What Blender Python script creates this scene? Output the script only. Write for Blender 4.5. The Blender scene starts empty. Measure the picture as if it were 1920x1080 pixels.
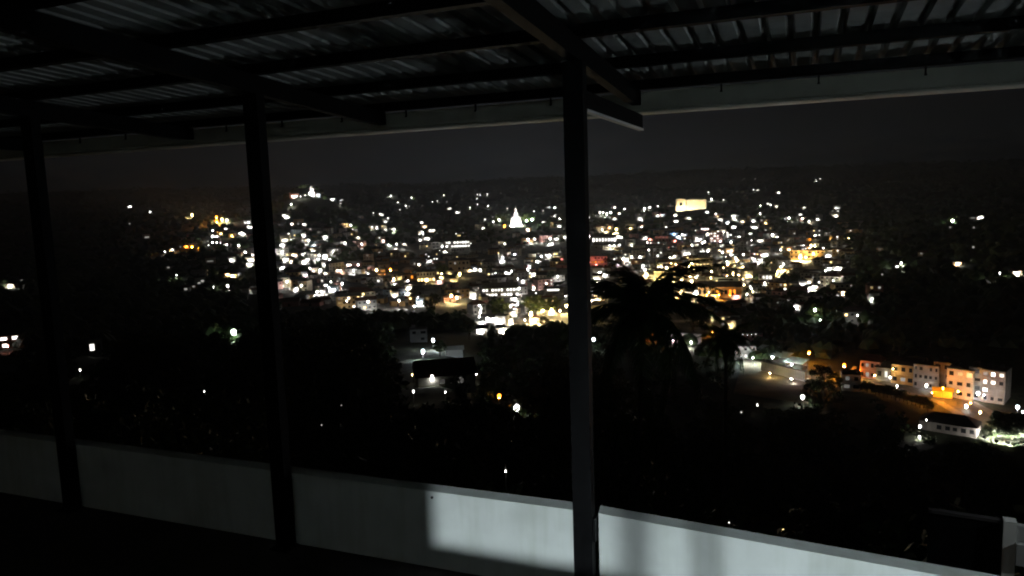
import bpy, math, random
import numpy as np
from mathutils import Matrix, Vector
random.seed(7)
rng = np.random.default_rng(11)
S = bpy.context.scene
COL = S.collection
R = math.radians

# ------------------------------------------------------------------ camera
FPX = 1387.0                                   # focal length in photo pixels (1920 wide)
CAM = np.array([0.0, 0.0, 1.6])
PITCH, ROLL, YAW = R(7.045), R(1.893), R(21.87)
_fw = np.array([-math.sin(YAW) * math.cos(PITCH), math.cos(YAW) * math.cos(PITCH), -math.sin(PITCH)])
_r = np.array([math.cos(YAW), math.sin(YAW), 0.0])
_u = np.cross(_r, _fw)
CR = math.cos(ROLL) * _r - math.sin(ROLL) * _u
CU = math.cos(ROLL) * _u + math.sin(ROLL) * _r
cd = bpy.data.cameras.new('camera')
cd.sensor_width = 36.0
cd.lens = FPX / 1920 * 36
cd.clip_start, cd.clip_end = 0.05, 40000
cam = bpy.data.objects.new('camera', cd)
COL.objects.link(cam)
cam.matrix_world = Matrix(((CR[0], CU[0], -_fw[0], CAM[0]), (CR[1], CU[1], -_fw[1], CAM[1]),
                           (CR[2], CU[2], -_fw[2], CAM[2]), (0, 0, 0, 1)))
S.camera = cam

# ------------------------------------------------------------------ night sky and exposure
W = bpy.data.worlds.new('World')
S.world = W
W.use_nodes = True
nt = W.node_tree
nt.nodes.clear()
sky = nt.nodes.new('ShaderNodeTexSky')
sky.sky_type = 'NISHITA'
sky.sun_disc = False
sky.sun_elevation = R(-0.5)                    # low sun imitates the town's own glow on the night sky
sky.sun_rotation = R(-21.0)
sky.air_density, sky.dust_density, sky.ozone_density = 1.0, 1.0, 1.0
hs = nt.nodes.new('ShaderNodeHueSaturation')
hs.inputs['Saturation'].default_value = 0.0
tint = nt.nodes.new('ShaderNodeMixRGB')
tint.blend_type = 'MULTIPLY'
tint.inputs[0].default_value = 1.0
tint.inputs[2].default_value = (0.86, 1.0, 1.22, 1)
bg = nt.nodes.new('ShaderNodeBackground')
bg.inputs['Strength'].default_value = 0.0016
wo = nt.nodes.new('ShaderNodeOutputWorld')
nt.links.new(sky.outputs[0], hs.inputs['Color'])
nt.links.new(hs.outputs[0], tint.inputs[1])
nt.links.new(tint.outputs[0], bg.inputs['Color'])
nt.links.new(bg.outputs[0], wo.inputs['Surface'])
S.view_settings.view_transform = 'Standard'
S.view_settings.look = 'None'
S.view_settings.exposure = 0.0
S.view_settings.gamma = 1.0
S.view_settings.use_curve_mapping = False
S.render.engine = 'CYCLES'
cy = S.cycles
cy.use_denoising = True
cy.denoiser = 'OPENIMAGEDENOISE'
cy.max_bounces, cy.diffuse_bounces, cy.glossy_bounces = 4, 3, 2
cy.transmission_bounces, cy.transparent_max_bounces, cy.volume_bounces = 2, 4, 0
cy.caustics_reflective = cy.caustics_refractive = False
cy.light_sampling_threshold = 0.002
cy.pixel_filter_type = 'BLACKMAN_HARRIS'
cy.filter_width = 2.0
cy.sample_clamp_indirect = 3.0
cy.use_adaptive_sampling = True
cy.adaptive_threshold = 0.02
cy.adaptive_min_samples = 24

# ------------------------------------------------------------------ materials
MATS = {}
def mat(name, col, rough=0.8, var=0.0, scale=3.0, metal=0.0, spec=0.3, bump=0.0):
    if name in MATS: return MATS[name]
    m = bpy.data.materials.new(name)
    m.use_nodes = True
    t = m.node_tree
    b = t.nodes['Principled BSDF']
    b.inputs['Roughness'].default_value = rough
    b.inputs['Metallic'].default_value = metal
    b.inputs['Specular IOR Level'].default_value = spec
    tc = t.nodes.new('ShaderNodeTexCoord')
    n = t.nodes.new('ShaderNodeTexNoise')
    n.inputs['Scale'].default_value = scale
    n.inputs['Detail'].default_value = 5
    t.links.new(tc.outputs['Object'], n.inputs['Vector'])
    rp = t.nodes.new('ShaderNodeValToRGB')
    v = max(var, 0.02)
    rp.color_ramp.elements[0].position, rp.color_ramp.elements[1].position = 0.3, 0.7
    rp.color_ramp.elements[0].color = [c * (1 - v) for c in col] + [1]
    rp.color_ramp.elements[1].color = [min(1, c * (1 + v)) for c in col] + [1]
    t.links.new(n.outputs[0], rp.inputs[0])
    t.links.new(rp.outputs[0], b.inputs['Base Color'])
    if bump:
        bp = t.nodes.new('ShaderNodeBump')
        bp.inputs['Strength'].default_value = bump
        t.links.new(n.outputs[0], bp.inputs['Height'])
        t.links.new(bp.outputs[0], b.inputs['Normal'])
    MATS[name] = m
    return m
def sig2(v):
    if v <= 0: return 0.0
    e = 10 ** (math.floor(math.log10(v)) - 1)
    return round(v / e) * e
LIGHT = {'W': (1.0, 0.96, 0.88), 'Y': (1.0, 0.72, 0.30), 'O': (1.0, 0.30, 0.022), 'G': (0.82, 1.0, 0.80),
         'R': (1.0, 0.27, 0.22), 'B': (0.25, 0.5, 1.0), 'C': (0.86, 0.97, 1.0), 'P': (1.0, 0.86, 0.56)}
def lamp_mat(c, L):
    k = 'glow_%s_%.3g' % (c, L)
    if k in MATS: return MATS[k]
    m = bpy.data.materials.new(k)
    m.use_nodes = True
    t = m.node_tree
    t.nodes.clear()
    e = t.nodes.new('ShaderNodeEmission')
    e.inputs[0].default_value = (*LIGHT[c], 1)
    e.inputs[1].default_value = L
    o = t.nodes.new('ShaderNodeOutputMaterial')
    t.links.new(e.outputs[0], o.inputs[0])
    MATS[k] = m
    return m
PLASTER = mat('parapet_plaster', (0.62, 0.66, 0.65), 0.75, 0.06, 9, bump=0.08)
def streaks(m):
    """rain streaks and damp patches over the plaster"""
    t = m.node_tree
    b = t.nodes['Principled BSDF']
    src = b.inputs['Base Color'].links[0].from_socket
    tc = t.nodes.new('ShaderNodeTexCoord')
    mp = t.nodes.new('ShaderNodeMapping')
    mp.inputs['Scale'].default_value = (13, 13, 1.1)
    n1 = t.nodes.new('ShaderNodeTexNoise'); n1.inputs['Scale'].default_value = 1.6; n1.inputs['Detail'].default_value = 6
    n2 = t.nodes.new('ShaderNodeTexNoise'); n2.inputs['Scale'].default_value = 2.3; n2.inputs['Detail'].default_value = 8
    t.links.new(tc.outputs['Object'], mp.inputs['Vector']); t.links.new(mp.outputs[0], n1.inputs['Vector']); t.links.new(tc.outputs['Object'], n2.inputs['Vector'])
    a = t.nodes.new('ShaderNodeMath'); a.operation = 'MULTIPLY'
    t.links.new(n1.outputs[0], a.inputs[0]); t.links.new(n2.outputs[0], a.inputs[1])
    r = t.nodes.new('ShaderNodeValToRGB')
    r.color_ramp.elements[0].position, r.color_ramp.elements[1].position = 0.14, 0.3
    r.color_ramp.elements[0].color = (0.87, 0.88, 0.85, 1); r.color_ramp.elements[1].color = (1, 1, 1, 1)
    t.links.new(a.outputs[0], r.inputs[0])
    mx = t.nodes.new('ShaderNodeMixRGB'); mx.blend_type = 'MULTIPLY'; mx.inputs[0].default_value = 1.0
    t.links.new(src, mx.inputs[1]); t.links.new(r.outputs[0], mx.inputs[2]); t.links.new(mx.outputs[0], b.inputs['Base Color'])
streaks(PLASTER)
SCREED = mat('terrace_screed', (0.055, 0.05, 0.048), 0.85, 0.25, 4, bump=0.1)
STEEL = mat('black_painted_steel', (0.0045, 0.0045, 0.005), 0.6, 0.3, 20, spec=0.07)
SHEET = mat('zinc_roof_sheet', (0.36, 0.38, 0.375), 0.7, 0.3, 5, metal=0.0, spec=0.2)
GUTTER = mat('grey_gutter', (0.50, 0.53, 0.48), 0.5, 0.12, 6)
WHITEP = mat('white_paint', (0.8, 0.8, 0.8), 0.5)
SOIL = mat('hill_soil', (0.028, 0.034, 0.017), 0.95, 0.75, 0.35)
TOWNG = mat('town_ground', (0.11, 0.105, 0.095), 0.9, 0.65, 0.12)
LEAF = [mat('leaf_dark', (0.032, 0.055, 0.018), 0.6, 0.4, 2.0), mat('leaf_mid', (0.05, 0.085, 0.025), 0.6, 0.4, 2.0),
        mat('leaf_olive', (0.07, 0.08, 0.025), 0.6, 0.4, 2.0)]
BARK = mat('bark', (0.07, 0.055, 0.04), 0.9, 0.4, 5)
PALMB = mat('palm_bark', (0.12, 0.105, 0.085), 0.9, 0.3, 4)
POLE = mat('lamp_pole_grey', (0.12, 0.12, 0.12), 0.6, 0.1)
WALLS = [mat('wall_white', (0.66, 0.65, 0.62), 0.8, 0.12, 0.4), mat('wall_cream', (0.58, 0.51, 0.38), 0.8, 0.12, 0.4),
         mat('wall_grey', (0.34, 0.34, 0.33), 0.85, 0.2, 0.4), mat('wall_pink', (0.55, 0.30, 0.27), 0.8, 0.12, 0.4),
         mat('wall_ochre', (0.52, 0.33, 0.14), 0.8, 0.15, 0.4), mat('wall_blue', (0.32, 0.40, 0.48), 0.8, 0.12, 0.4)]
WNAME = ['white', 'cream', 'grey', 'pink', 'ochre', 'pale blue']
ROOFS = [mat('roof_rust', (0.10, 0.05, 0.035), 0.8, 0.35, 0.6), mat('roof_asbestos', (0.16, 0.16, 0.15), 0.85, 0.3, 0.6),
         mat('roof_dark', (0.05, 0.045, 0.045), 0.8, 0.3, 0.6)]
DARKGLASS = mat('dark_glass', (0.02, 0.022, 0.025), 0.15, 0.1)
DOORM = mat('door_wood', (0.10, 0.06, 0.035), 0.6, 0.3, 2)
ASPHALT = mat('asphalt', (0.055, 0.053, 0.05), 0.85, 0.3, 0.4)
PAVE = mat('paving', (0.16, 0.15, 0.135), 0.85, 0.25, 0.5)
PITCHM = mat('sports_ground_earth', (0.17, 0.145, 0.10), 0.95, 0.35, 0.15)
SHADEW = mat('stone_white', (0.78, 0.77, 0.74), 0.7, 0.04, 0.3)

# ------------------------------------------------------------------ mesh helpers
class MB:
    def __init__(s): s.v, s.f = [], []
    def box(s, a, b):
        n = len(s.v)
        x0, y0, z0 = a; x1, y1, z1 = b
        s.v += [(x0, y0, z0), (x1, y0, z0), (x1, y1, z0), (x0, y1, z0), (x0, y0, z1), (x1, y0, z1), (x1, y1, z1), (x0, y1, z1)]
        s.f += [tuple(n + i for i in q) for q in ((0, 3, 2, 1), (4, 5, 6, 7), (0, 1, 5, 4), (1, 2, 6, 5), (2, 3, 7, 6), (3, 0, 4, 7))]
        return s
    def tube(s, pts, rad, k=6, cap=True):
        n0 = len(s.v)
        pts = [Vector(p) for p in pts]
        for i, p in enumerate(pts):
            d = (pts[min(i + 1, len(pts) - 1)] - pts[max(i - 1, 0)]).normalized()
            a = d.orthogonal().normalized() if abs(d.z) < 0.95 else Vector((1, 0, 0)).cross(d).normalized()
            b = d.cross(a)
            for j in range(k):
                t = 2 * math.pi * j / k
                s.v.append(tuple(p + (a * math.cos(t) + b * math.sin(t)) * rad[i]))
        for i in range(len(pts) - 1):
            for j in range(k):
                s.f.append((n0 + i * k + j, n0 + i * k + (j + 1) % k, n0 + (i + 1) * k + (j + 1) % k, n0 + (i + 1) * k + j))
        if cap:
            s.f.append(tuple(n0 + j for j in range(k))[::-1])
            s.f.append(tuple(n0 + (len(pts) - 1) * k + j for j in range(k)))
        return s
    def lathe(s, prof, k=16, c=(0, 0, 0), sx=1.0, sy=1.0):
        n0 = len(s.v)
        for rr, z in prof:
            for j in range(k):
                t = 2 * math.pi * j / k
                s.v.append((c[0] + rr * math.cos(t) * sx, c[1] + rr * math.sin(t) * sy, c[2] + z))
        for i in range(len(prof) - 1):
            for j in range(k):
                s.f.append((n0 + i * k + j, n0 + i * k + (j + 1) % k, n0 + (i + 1) * k + (j + 1) % k, n0 + (i + 1) * k + j))
        s.f.append(tuple(n0 + j for j in range(k))[::-1])
        s.f.append(tuple(n0 + (len(prof) - 1) * k + j for j in range(k)))
        return s
    def poly(s, pts):
        n = len(s.v); s.v += [tuple(p) for p in pts]; s.f.append(tuple(range(n, n + len(pts)))); return s
    def mesh(s, name, m, smooth=False):
        me = bpy.data.meshes.new(name)
        me.from_pydata(s.v, [], s.f)
        me.materials.append(m)
        if smooth:
            me.polygons.foreach_set('use_smooth', [True] * len(me.polygons))
        me.update()
        return me
    def obj(s, name, m, parent=None, smooth=False):
        return link(name, s.mesh(name, m, smooth), parent)
def link(name, me, parent=None, loc=None, rz=0.0, sc=None):
    o = bpy.data.objects.new(name, me)
    COL.objects.link(o)
    if parent is not None: o.parent = parent
    if loc is not None: o.location = loc
    if rz: o.rotation_euler = (0, 0, rz)
    if sc is not None: o.scale = sc if hasattr(sc, '__len__') else (sc, sc, sc)
    return o
def thing(name, label, cat, loc=(0, 0, 0), rz=0.0, group=None):
    o = link(name, None, None, loc, rz)
    return tag(o, label, cat, group)
def tag(o, label, cat=None, group=None):
    o['label'] = label
    if cat: o['category'] = cat
    if group: o['group'] = group
    return o
def structure(o): o['kind'] = 'structure'; return o
def sphere_mesh(name, m, k=8, rings=5):
    b = MB()
    prof = [(max(0.02, math.sin(math.pi * i / rings)), -math.cos(math.pi * i / rings)) for i in range(rings + 1)]
    b.lathe(prof, k)
    return b.mesh(name, m, True)
BULB = {}
def bulb_mesh(c, L):
    k = (c, L)
    if k not in BULB: BULB[k] = sphere_mesh('bulb', lamp_mat(c, L))
    return BULB[k]

# ------------------------------------------------------------------ pixel rays and the terrain's height
def ray(px, py):
    d = _fw + CR * (px - 960) / FPX - CU * (py - 540) / FPX
    return d / np.linalg.norm(d)
def proj(P):
    v = np.asarray(P, float) - CAM
    z = v @ _fw
    return 960 + FPX * (v @ CR) / z, 540 - FPX * (v @ CU) / z, z
RK = np.array([0, 6, 20, 50, 100, 160, 240, 320, 420, 550, 700, 900, 1150, 1400, 1700, 2100, 2700, 3600, 5000, 6500, 9000, 20000.])
CK = np.array([-1500, 0, 300, 560, 800, 1000, 1300, 1500, 1700, 1920, 3400.])
TAB = np.array([
 [-5, -6, -8, -14, -22, -30, -38, -45, -50, -52, -54, -52, -45, -35, -20, -10, 0, 20, 50, 140, 120, 60],
 [-5, -6.5, -11, -20, -32, -42, -50, -56, -60, -62, -62, -60, -52, -42, -28, -15, 0, 25, 50, 140, 120, 60],
 [-5, -7, -12, -20, -31, -42, -52, -60, -66, -70, -70, -64, -52, -36, -24, -20, -8, 20, 50, 140, 120, 60],
 [-5, -7, -13, -20, -28, -40, -52, -62, -70, -77, -78, -68, -46, -28, -20, -24, -12, 15, 50, 140, 120, 60],
 [-5, -7, -13, -20, -27, -39, -52, -62, -71, -79, -84, -85, -80, -68, -56, -46, -24, 10, 50, 140, 120, 60],
 [-5, -7, -13, -22, -34, -48, -60, -70, -77, -82, -85, -85, -76, -58, -50, -44, -24, 5, 50, 145, 120, 60],
 [-5, -8, -16, -30, -48, -64, -77, -82, -84, -85, -85, -85, -79, -48, -42, -44, -22, 5, 55, 165, 130, 60],
 [-5, -8, -18, -34, -52, -68, -79, -82, -84, -85, -85, -84, -78, -64, -54, -46, -26, 5, 60, 165, 130, 60],
 [-5, -9, -20, -37, -56, -72, -82, -82, -79, -75, -67, -58, -52, -56, -60, -50, -28, 0, 55, 150, 120, 60],
 [-5, -9, -21, -38, -58, -74, -82, -82, -75, -66, -56, -46, -48, -56, -60, -50, -30, 0, 50, 140, 110, 60],
 [-5, -9, -21, -38, -58, -74, -82, -80, -74, -66, -56, -48, -48, -50, -50, -50, -30, 0, 50, 140, 110, 60]], float)
CAZ = np.arctan((CK - 960) / FPX)
STATUE_AZ, STATUE_R = math.atan((586 - 960) / FPX), 1700.0
def azr(x, y):
    x = np.asarray(x, float); y = np.asarray(y, float)
    r = np.hypot(x, y)
    az = np.arctan2(x, y) + YAW
    return (az + np.pi) % (2 * np.pi) - np.pi, r
def H(x, y):
    az, r = azr(x, y)
    a = np.clip(az, CAZ[0], CAZ[-1])
    i = np.clip(np.searchsorted(CAZ, a) - 1, 0, len(CAZ) - 2)
    t = (a - CAZ[i]) / (CAZ[i + 1] - CAZ[i]); t = t * t * (3 - 2 * t)
    j = np.clip(np.searchsorted(RK, r) - 1, 0, len(RK) - 2)
    w = np.clip((r - RK[j]) / (RK[j + 1] - RK[j]), 0, 1)
    z = (TAB[i, j] * (1 - t) + TAB[i + 1, j] * t) * (1 - w) + (TAB[i, j + 1] * (1 - t) + TAB[i + 1, j + 1] * t) * w
    d2 = ((az - STATUE_AZ) * STATUE_R / 75) ** 2 + ((r - STATUE_R) / 190) ** 2
    z = z + 56 * np.exp(-d2)
    amp = np.clip((r - 30) / 300, 0, 1) * np.where(r > 1500, np.clip(2 + (r - 1500) / 400, 2, 14), np.where((z < -70), 0.6, 2.0))
    x = np.asarray(x, float); y = np.asarray(y, float)
    z = z + amp * (np.sin(x / 61 + 1.3) * np.cos(y / 83 + .4) + 0.5 * np.sin(x / 27 + y / 33) + np.sin(x / 310 + 2) * np.sin(y / 410))
    return z
def hit(px, py, off=0.0, rmin=4.0):
    d = ray(px, py)
    hd = math.hypot(d[0], d[1])
    ts = np.geomspace(rmin / hd, 9000 / hd, 900)
    P = CAM[None] + ts[:, None] * d[None]
    g = P[:, 2] - (H(P[:, 0], P[:, 1]) + off)
    k = np.where(g < 0)[0]
    if len(k) == 0:
        i = int(np.argmin(g / ts))
        p = P[i]
    else:
        i = max(int(k[0]), 1)
        a, b = ts[i - 1], ts[i]
        for _ in range(25):
            m = (a + b) / 2
            q = CAM + m * d
            if q[2] - (H(q[0], q[1]) + off) < 0: b = m
            else: a = m
        p = CAM + b * d
    return p, math.hypot(p[0], p[1])
def at_range(px, py, r):
    d = ray(px, py)
    return CAM + d * (r / math.hypot(d[0], d[1]))
def face_cam(p): return -math.atan2(p[0], p[1])
def pxm(r): return r / FPX                       # metres for one photo pixel at range r

# ================================================================== the terrace
DIN, HP, TW = 2.70, 0.35, 0.075
structure(MB().box((-9, -0.9, -0.2), (3.5, 2.90, 0.0)).obj('terrace_floor', SCREED))
b = MB().box((-9, DIN, 0.002), (-0.79, DIN + TW, HP))
tag(b.obj('parapet_wall', PLASTER), 'long low plastered parapet, half in shadow and half in a bright patch of light', 'wall')
def slanted_wall():
    b = MB()
    a = Vector((-0.748, 2.7005, 0)); e = Vector((1.6, 2.446, 0))
    n = Vector((0.109, 1, 0)).normalized() * TW
    n0 = len(b.v)
    for z in (0.002, HP):
        b.v += [(a.x, a.y, z), (e.x, e.y, z), (e.x + n.x, e.y + n.y, z), (a.x + n.x - 0.02, a.y + n.y, z)]
    b.f += [tuple(n0 + i for i in q) for q in ((0, 3, 2, 1), (4, 5, 6, 7), (0, 1, 5, 4), (1, 2, 6, 5), (2, 3, 7, 6), (3, 0, 4, 7))]
    return b
tag(slanted_wall().obj('parapet_wall', PLASTER), 'lit low parapet running off at an angle beyond the thick black post', 'wall')
tag(MB().tube([(-1.485, DIN - 0.004, 0.325), (-1.485, DIN + 0.02, 0.325)], [0.003, 0.003], 8).tube([(-1.485, DIN - 0.008, 0.325), (-1.485, DIN - 0.004, 0.325)], [0.006, 0.006], 8).obj('wall_bolt', STEEL),
    'small dark bolt head at the top corner of the lit patch on the parapet', 'bolt')

canopy = thing('terrace_canopy', 'black steel terrace canopy of posts, rafters and purlins under ribbed metal sheets', 'canopy', (0, 0, 0))
def zr(Y): return 2.02 + 0.06 * (3.7 - Y)
POSTX = [-6.52, -5.10, -3.68, -2.26, -0.798, 0.92, 2.36]
for x in POSTX:
    p = MB().box((x - 0.038, 2.642, 0.006), (x + 0.038, 2.694, zr(2.66) - 0.002)).obj('post', STEEL, canopy)
    MB().box((x - 0.05, 2.61, 0.0), (x + 0.05, 2.698, 0.006)).obj('base_plate', STEEL, p)
    # bolted clamp on the outer side near the parapet top
    if x == -0.798:
        MB().box((x + 0.0385, 2.655, 0.25), (x + 0.047, 2.69, 0.345)).obj('clamp', STEEL, p)
    b = MB()
    n = 0
    for (Y, dz0, dz1) in ((-0.89, 0, 0.08), (3.52, 0, 0.08), (3.735, 0.012, 0.08)):
        for xx in (x - 0.022, x + 0.022):
            b.v += [(xx, Y, zr(Y) + dz0), (xx, Y, zr(Y) + dz1)]
    for i in range(2):
        o = i * 4
        b.f += [(o, o + 4, o + 5, o + 1), (o + 2, o + 3, o + 7, o + 6), (o, o + 2, o + 6, o + 4), (o + 1, o + 5, o + 7, o + 3)]
    b.f += [(0, 1, 3, 2), (8, 10, 11, 9)]
    b.obj('rafter', STEEL, canopy)
for Y in (-0.45, 0.08, 0.6, 1.13, 1.66, 2.18, 2.67, 3.21, 3.71):
    z = zr(Y) + 0.081
    MB().box((-7, Y - 0.02, z), (3, Y + 0.02, z + 0.045)).obj('purlin', STEEL, canopy)
# ribbed sheets: ten ribs each
b = MB()
prof = []
for k in range(10):
    x = k * 0.088
    prof += [(x, 0.0), (x + 0.056, 0.0), (x + 0.064, 0.022), (x + 0.080, 0.022)]
prof += [(0.88, 0.0)]
z0 = lambda Y: zr(Y) + 0.127
for (x, dz) in prof:
    b.v += [(x, -0.9, z0(-0.9) + dz), (x, 3.80, z0(3.80) + dz)]
for i in range(len(prof) - 1):
    b.f.append((2 * i, 2 * i + 1, 2 * i + 3, 2 * i + 2))
sheet = b.mesh('roof_sheet', SHEET)
for k in range(12):
    o = link('roof_sheet', sheet, canopy, (-7.02 + 0.882 * k, 0, 0.0015 * (k % 2)))
# gutter: a U channel with a rolled lip, hung on brackets
b = MB()
gp = [(3.752, 2.094), (3.752, 2.012), (3.745, 2.006), (3.748, 1.997), (3.77, 1.993), (3.87, 1.993), (3.885, 2.01), (3.885, 2.09), (3.881, 2.09), (3.881, 2.012), (3.868, 1.998), (3.765, 1.998), (3.757, 2.012), (3.757, 2.094)]
for (y, z) in gp: b.v += [(-6.9, y, z), (2.9, y, z)]
for i in range(len(gp)):
    j = (i + 1) % len(gp)
    b.f.append((2 * i, 2 * i + 1, 2 * j + 1, 2 * j))
gut = b.obj('gutter', GUTTER, canopy)
for k in range(-13, 7):
    x = 0.038 + 0.43 * k
    MB().box((x - 0.004, 3.744, 2.066), (x + 0.004, 3.7515, 2.11)).box((x - 0.006, 3.740, 2.063), (x + 0.006, 3.7435, 2.070)).obj('bracket', STEEL, gut)
# arm from the thick post to the gutter with a thin pale flange below
arm = MB().box((-0.80, 2.6945, 1.912), (-0.762, 3.70, 1.978)).obj('gutter_arm', STEEL, canopy)
MB().box((-0.782, 2.6945, 1.902), (-0.758, 3.70, 1.9115)).obj('flange', WHITEP, arm)

# the house wall behind the viewer with the lit window that throws the patch on the parapet
b = MB()
yb, yt = -1.1, -0.91
wx0, wx1, wz0, wz1 = -0.035, 1.9, 1.125, 2.3
for a, c in (((-9, yb, 0), (wx0, yt, 2.55)), ((wx1, yb, 0), (3.5, yt, 2.55)), ((wx0, yb, 0), (wx1, yt, wz0)), ((wx0, yb, wz1), (wx1, yt, 2.55))):
    b.box(a, c)
hw = structure(b.obj('house_wall', PLASTER))
for x, w in ((0.556, 0.013), (0.652, 0.009), (1.15, 0.012), (1.5, 0.012)):  # unseen strips added inside the room to throw soft bands on the parapet
    MB().box((x - w, -1.62, wz0), (x + w, -1.60, wz1)).obj('shadow_strip', STEEL, hw)
b = MB().box((-2.5, -5.2, 0), (-2.4, yb, 2.6)).box((3.4, -5.2, 0), (3.5, yb, 2.6)).box((-2.5, -5.3, 0), (3.5, -5.2, 2.6)).box((-2.5, -5.3, 2.6), (3.5, yb, 2.7))
structure(b.obj('room_walls', mat('room_paint', (0.74, 0.76, 0.75), 0.8)))
t = thing('room_lamp', 'cool white hanging lamp in the room behind the terrace', 'lamp', (1.2, -4.0, 2.0))
link('bulb', bulb_mesh('C', 28000.0), t, (0, 0, 0), 0, 0.044)
MB().tube([(0, 0, 0.031), (0, 0, 0.6)], [0.006, 0.006], 6).obj('cord', STEEL, t)
fill_lamp = thing('room_lamp', 'unseen fill lamp added in the room behind the terrace', 'lamp', (-1.8, -2.2, 2.2))  # added out of sight to strengthen the soft light from the window
link('bulb', bulb_mesh('C', 72000.0), fill_lamp, (0, 0, 0), 0, 0.06)
MB().tube([(0, 0, 0.061), (0, 0, 0.4)], [0.006, 0.006], 6).obj('cord', STEEL, fill_lamp)
# unseen cone added to keep the direct beam low: its rim cuts the light just above the parapet
sh = MB()
k = 24
for rr, z in ((0.02, 0.16), (0.24, -0.045), (0.242, -0.043), (0.022, 0.163)):
    for j in range(k): sh.v.append((rr * math.cos(2 * math.pi * j / k), rr * math.sin(2 * math.pi * j / k), z))
for i in range(3):
    for j in range(k): sh.f.append((i * k + j, i * k + (j + 1) % k, (i + 1) * k + (j + 1) % k, (i + 1) * k + j))
sh.obj('beam_blocker', WHITEP, t)

# a yard lamp on the slope, out to the side: its low light grazes the roof ribs, the gutter and the arm from outside
t = thing('yard_lamp', 'cool white yard lamp on a tall pole beside the terrace', 'lamp', (3.7, 6.0, -11.4))
MB().tube([(0, 0, 0), (0, 0, 11.6)], [0.07, 0.045], 8).obj('pole', POLE, t)
link('bulb', bulb_mesh('C', 330.0), t, (0, 0, 11.69), 0, 0.085)
# ================================================================== terrain
def build_terrain():
    azs = np.concatenate([np.linspace(-math.pi, -0.75, 40, endpoint=False), np.linspace(-0.75, 0.75, 260, endpoint=False), np.linspace(0.75, math.pi, 40, endpoint=False)])
    rs = np.concatenate([np.linspace(3.2, 40, 14, endpoint=False), np.geomspace(40, 20000, 230)])
    A, RR = np.meshgrid(azs, rs)
    X, Y = RR * np.sin(A - YAW), RR * np.cos(A - YAW)
    Z = H(X, Y)
    V = np.stack([X, Y, Z], -1).reshape(-1, 3)
    na, nr = len(azs), len(rs)
    i = np.arange(nr - 1)[:, None] * na; j = np.arange(na)[None]; j2 = (j + 1) % na
    F = np.stack([i + j, i + j2, i + na + j2, i + na + j], -1).reshape(-1, 4)
    me = bpy.data.meshes.new('terrain')
    me.from_pydata(V.tolist(), [], F.tolist())
    me.materials.append(SOIL); me.materials.append(TOWNG)
    fa = A[:-1].reshape(-1); fr = RR[:-1].reshape(-1)
    town = (fr > 430) & (fr < 1350) & (fa > math.atan((480 - 960) / FPX)) & (fa < math.atan((1620 - 960) / FPX))
    me.polygons.foreach_set('material_index', town.astype(np.int32))
    me.polygons.foreach_set('use_smooth', np.ones(len(F), bool))
    me.update()
    structure(link('terrain', me))
build_terrain()
structure(MB().box((-9, -5.3, -7.5), (3.5, 2.76, -0.2005)).obj('house_storey_below', WALLS[2]))

# ================================================================== what the photograph lights up
# blobs: x, y, size in photo pixels, colour, brightness class (1 bright, 0 dim), shape w = wide
def reg(x0, y0, k, items):
    out = []
    for it in items:
        x, y, s = it[:3]
        f = it[3] if len(it) > 3 else ''
        c = next((q for q in f if q in 'YOGRBC'), 'W')
        out.append((x0 + x / k, y0 + y / k, s / k, c, 'd' not in f, 'w' in f))
    return out
BL = []
BL += reg(500, 320, 6, [(315,290,70),(280,372,25),(430,275,20),(380,285,20),(580,280,40),(740,325,55),(840,335,55),(830,370,20),
 (1398,277,30),(1340,310,12,'d'),(1478,355,28),(1500,440,26),(1565,393,30),(1603,400,15),(1630,303,32),(1690,340,15,'d'),(1750,392,20,'d'),
 (220,520,75),(180,600,40,'dw'),(280,595,50,'w'),(355,600,30,'d'),(420,600,40,'w'),(1200,475,28),(1290,495,55),(1365,540,35),(1335,573,40),
 (1050,517,45,'dw'),(945,610,30),(1188,632,28),(1240,635,28),(1338,662,38),(1433,657,32),(247,715,35),(410,728,45),(205,780,80,'w'),(178,835,55),
 (470,782,30),(585,690,50,'d'),(640,765,110),(523,840,60),(1027,750,38),(1070,822,28),(880,810,30),(790,815,60,'dw'),(1310,790,40),(1390,830,80),
 (1460,825,35),(1545,825,55,'w'),(1745,582,45),(1775,628,60),(1860,678,80),(1750,690,30),(1725,780,50),(1795,765,80,'w'),(1830,740,60,'w'),
 (175,912,30),(310,955,65),(420,930,65),(515,905,80,'w'),(645,970,75),(590,950,30),(215,995,70),(280,1018,45),(440,1020,120),(580,997,30),(710,997,25),
 (925,1060,65),(1030,1055,30),(645,1060,45),(1835,1020,60),(1715,1048,45),(725,918,20),(750,900,24),(797,890,20),(180,1075,50)])
BL += reg(500, 440, 6, [(180,370,65),(480,375,55),(605,395,50),(662,430,60),(530,410,40,'w'),(430,457,45,'w'),(520,460,40,'wd'),(800,402,45,'w'),(835,402,25),
 (980,397,30),(1040,432,45,'wd'),(1140,440,30),(280,485,40),(227,527,30),(335,605,50),(390,567,25),(775,520,60,'w'),(850,545,35),(720,525,25),(670,563,50,'w'),
 (620,590,40),(625,645,55),(565,640,30),(740,622,95,'w'),(795,585,55,'w'),(702,590,25),(585,700,40,'d'),(900,742,25),(1075,700,35),(1140,750,35),(1440,557,42),
 (1580,522,40,'w'),(1490,500,40,'Y'),(1605,600,55),(1590,660,45,'w'),(1445,685,48),(1488,735,32),(1460,617,20),(1720,765,80,'w'),(1660,800,30),(1700,705,20),
 (1430,490,30,'Y'),(1235,390,60,'Y'),(1393,388,66,'O')])
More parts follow.
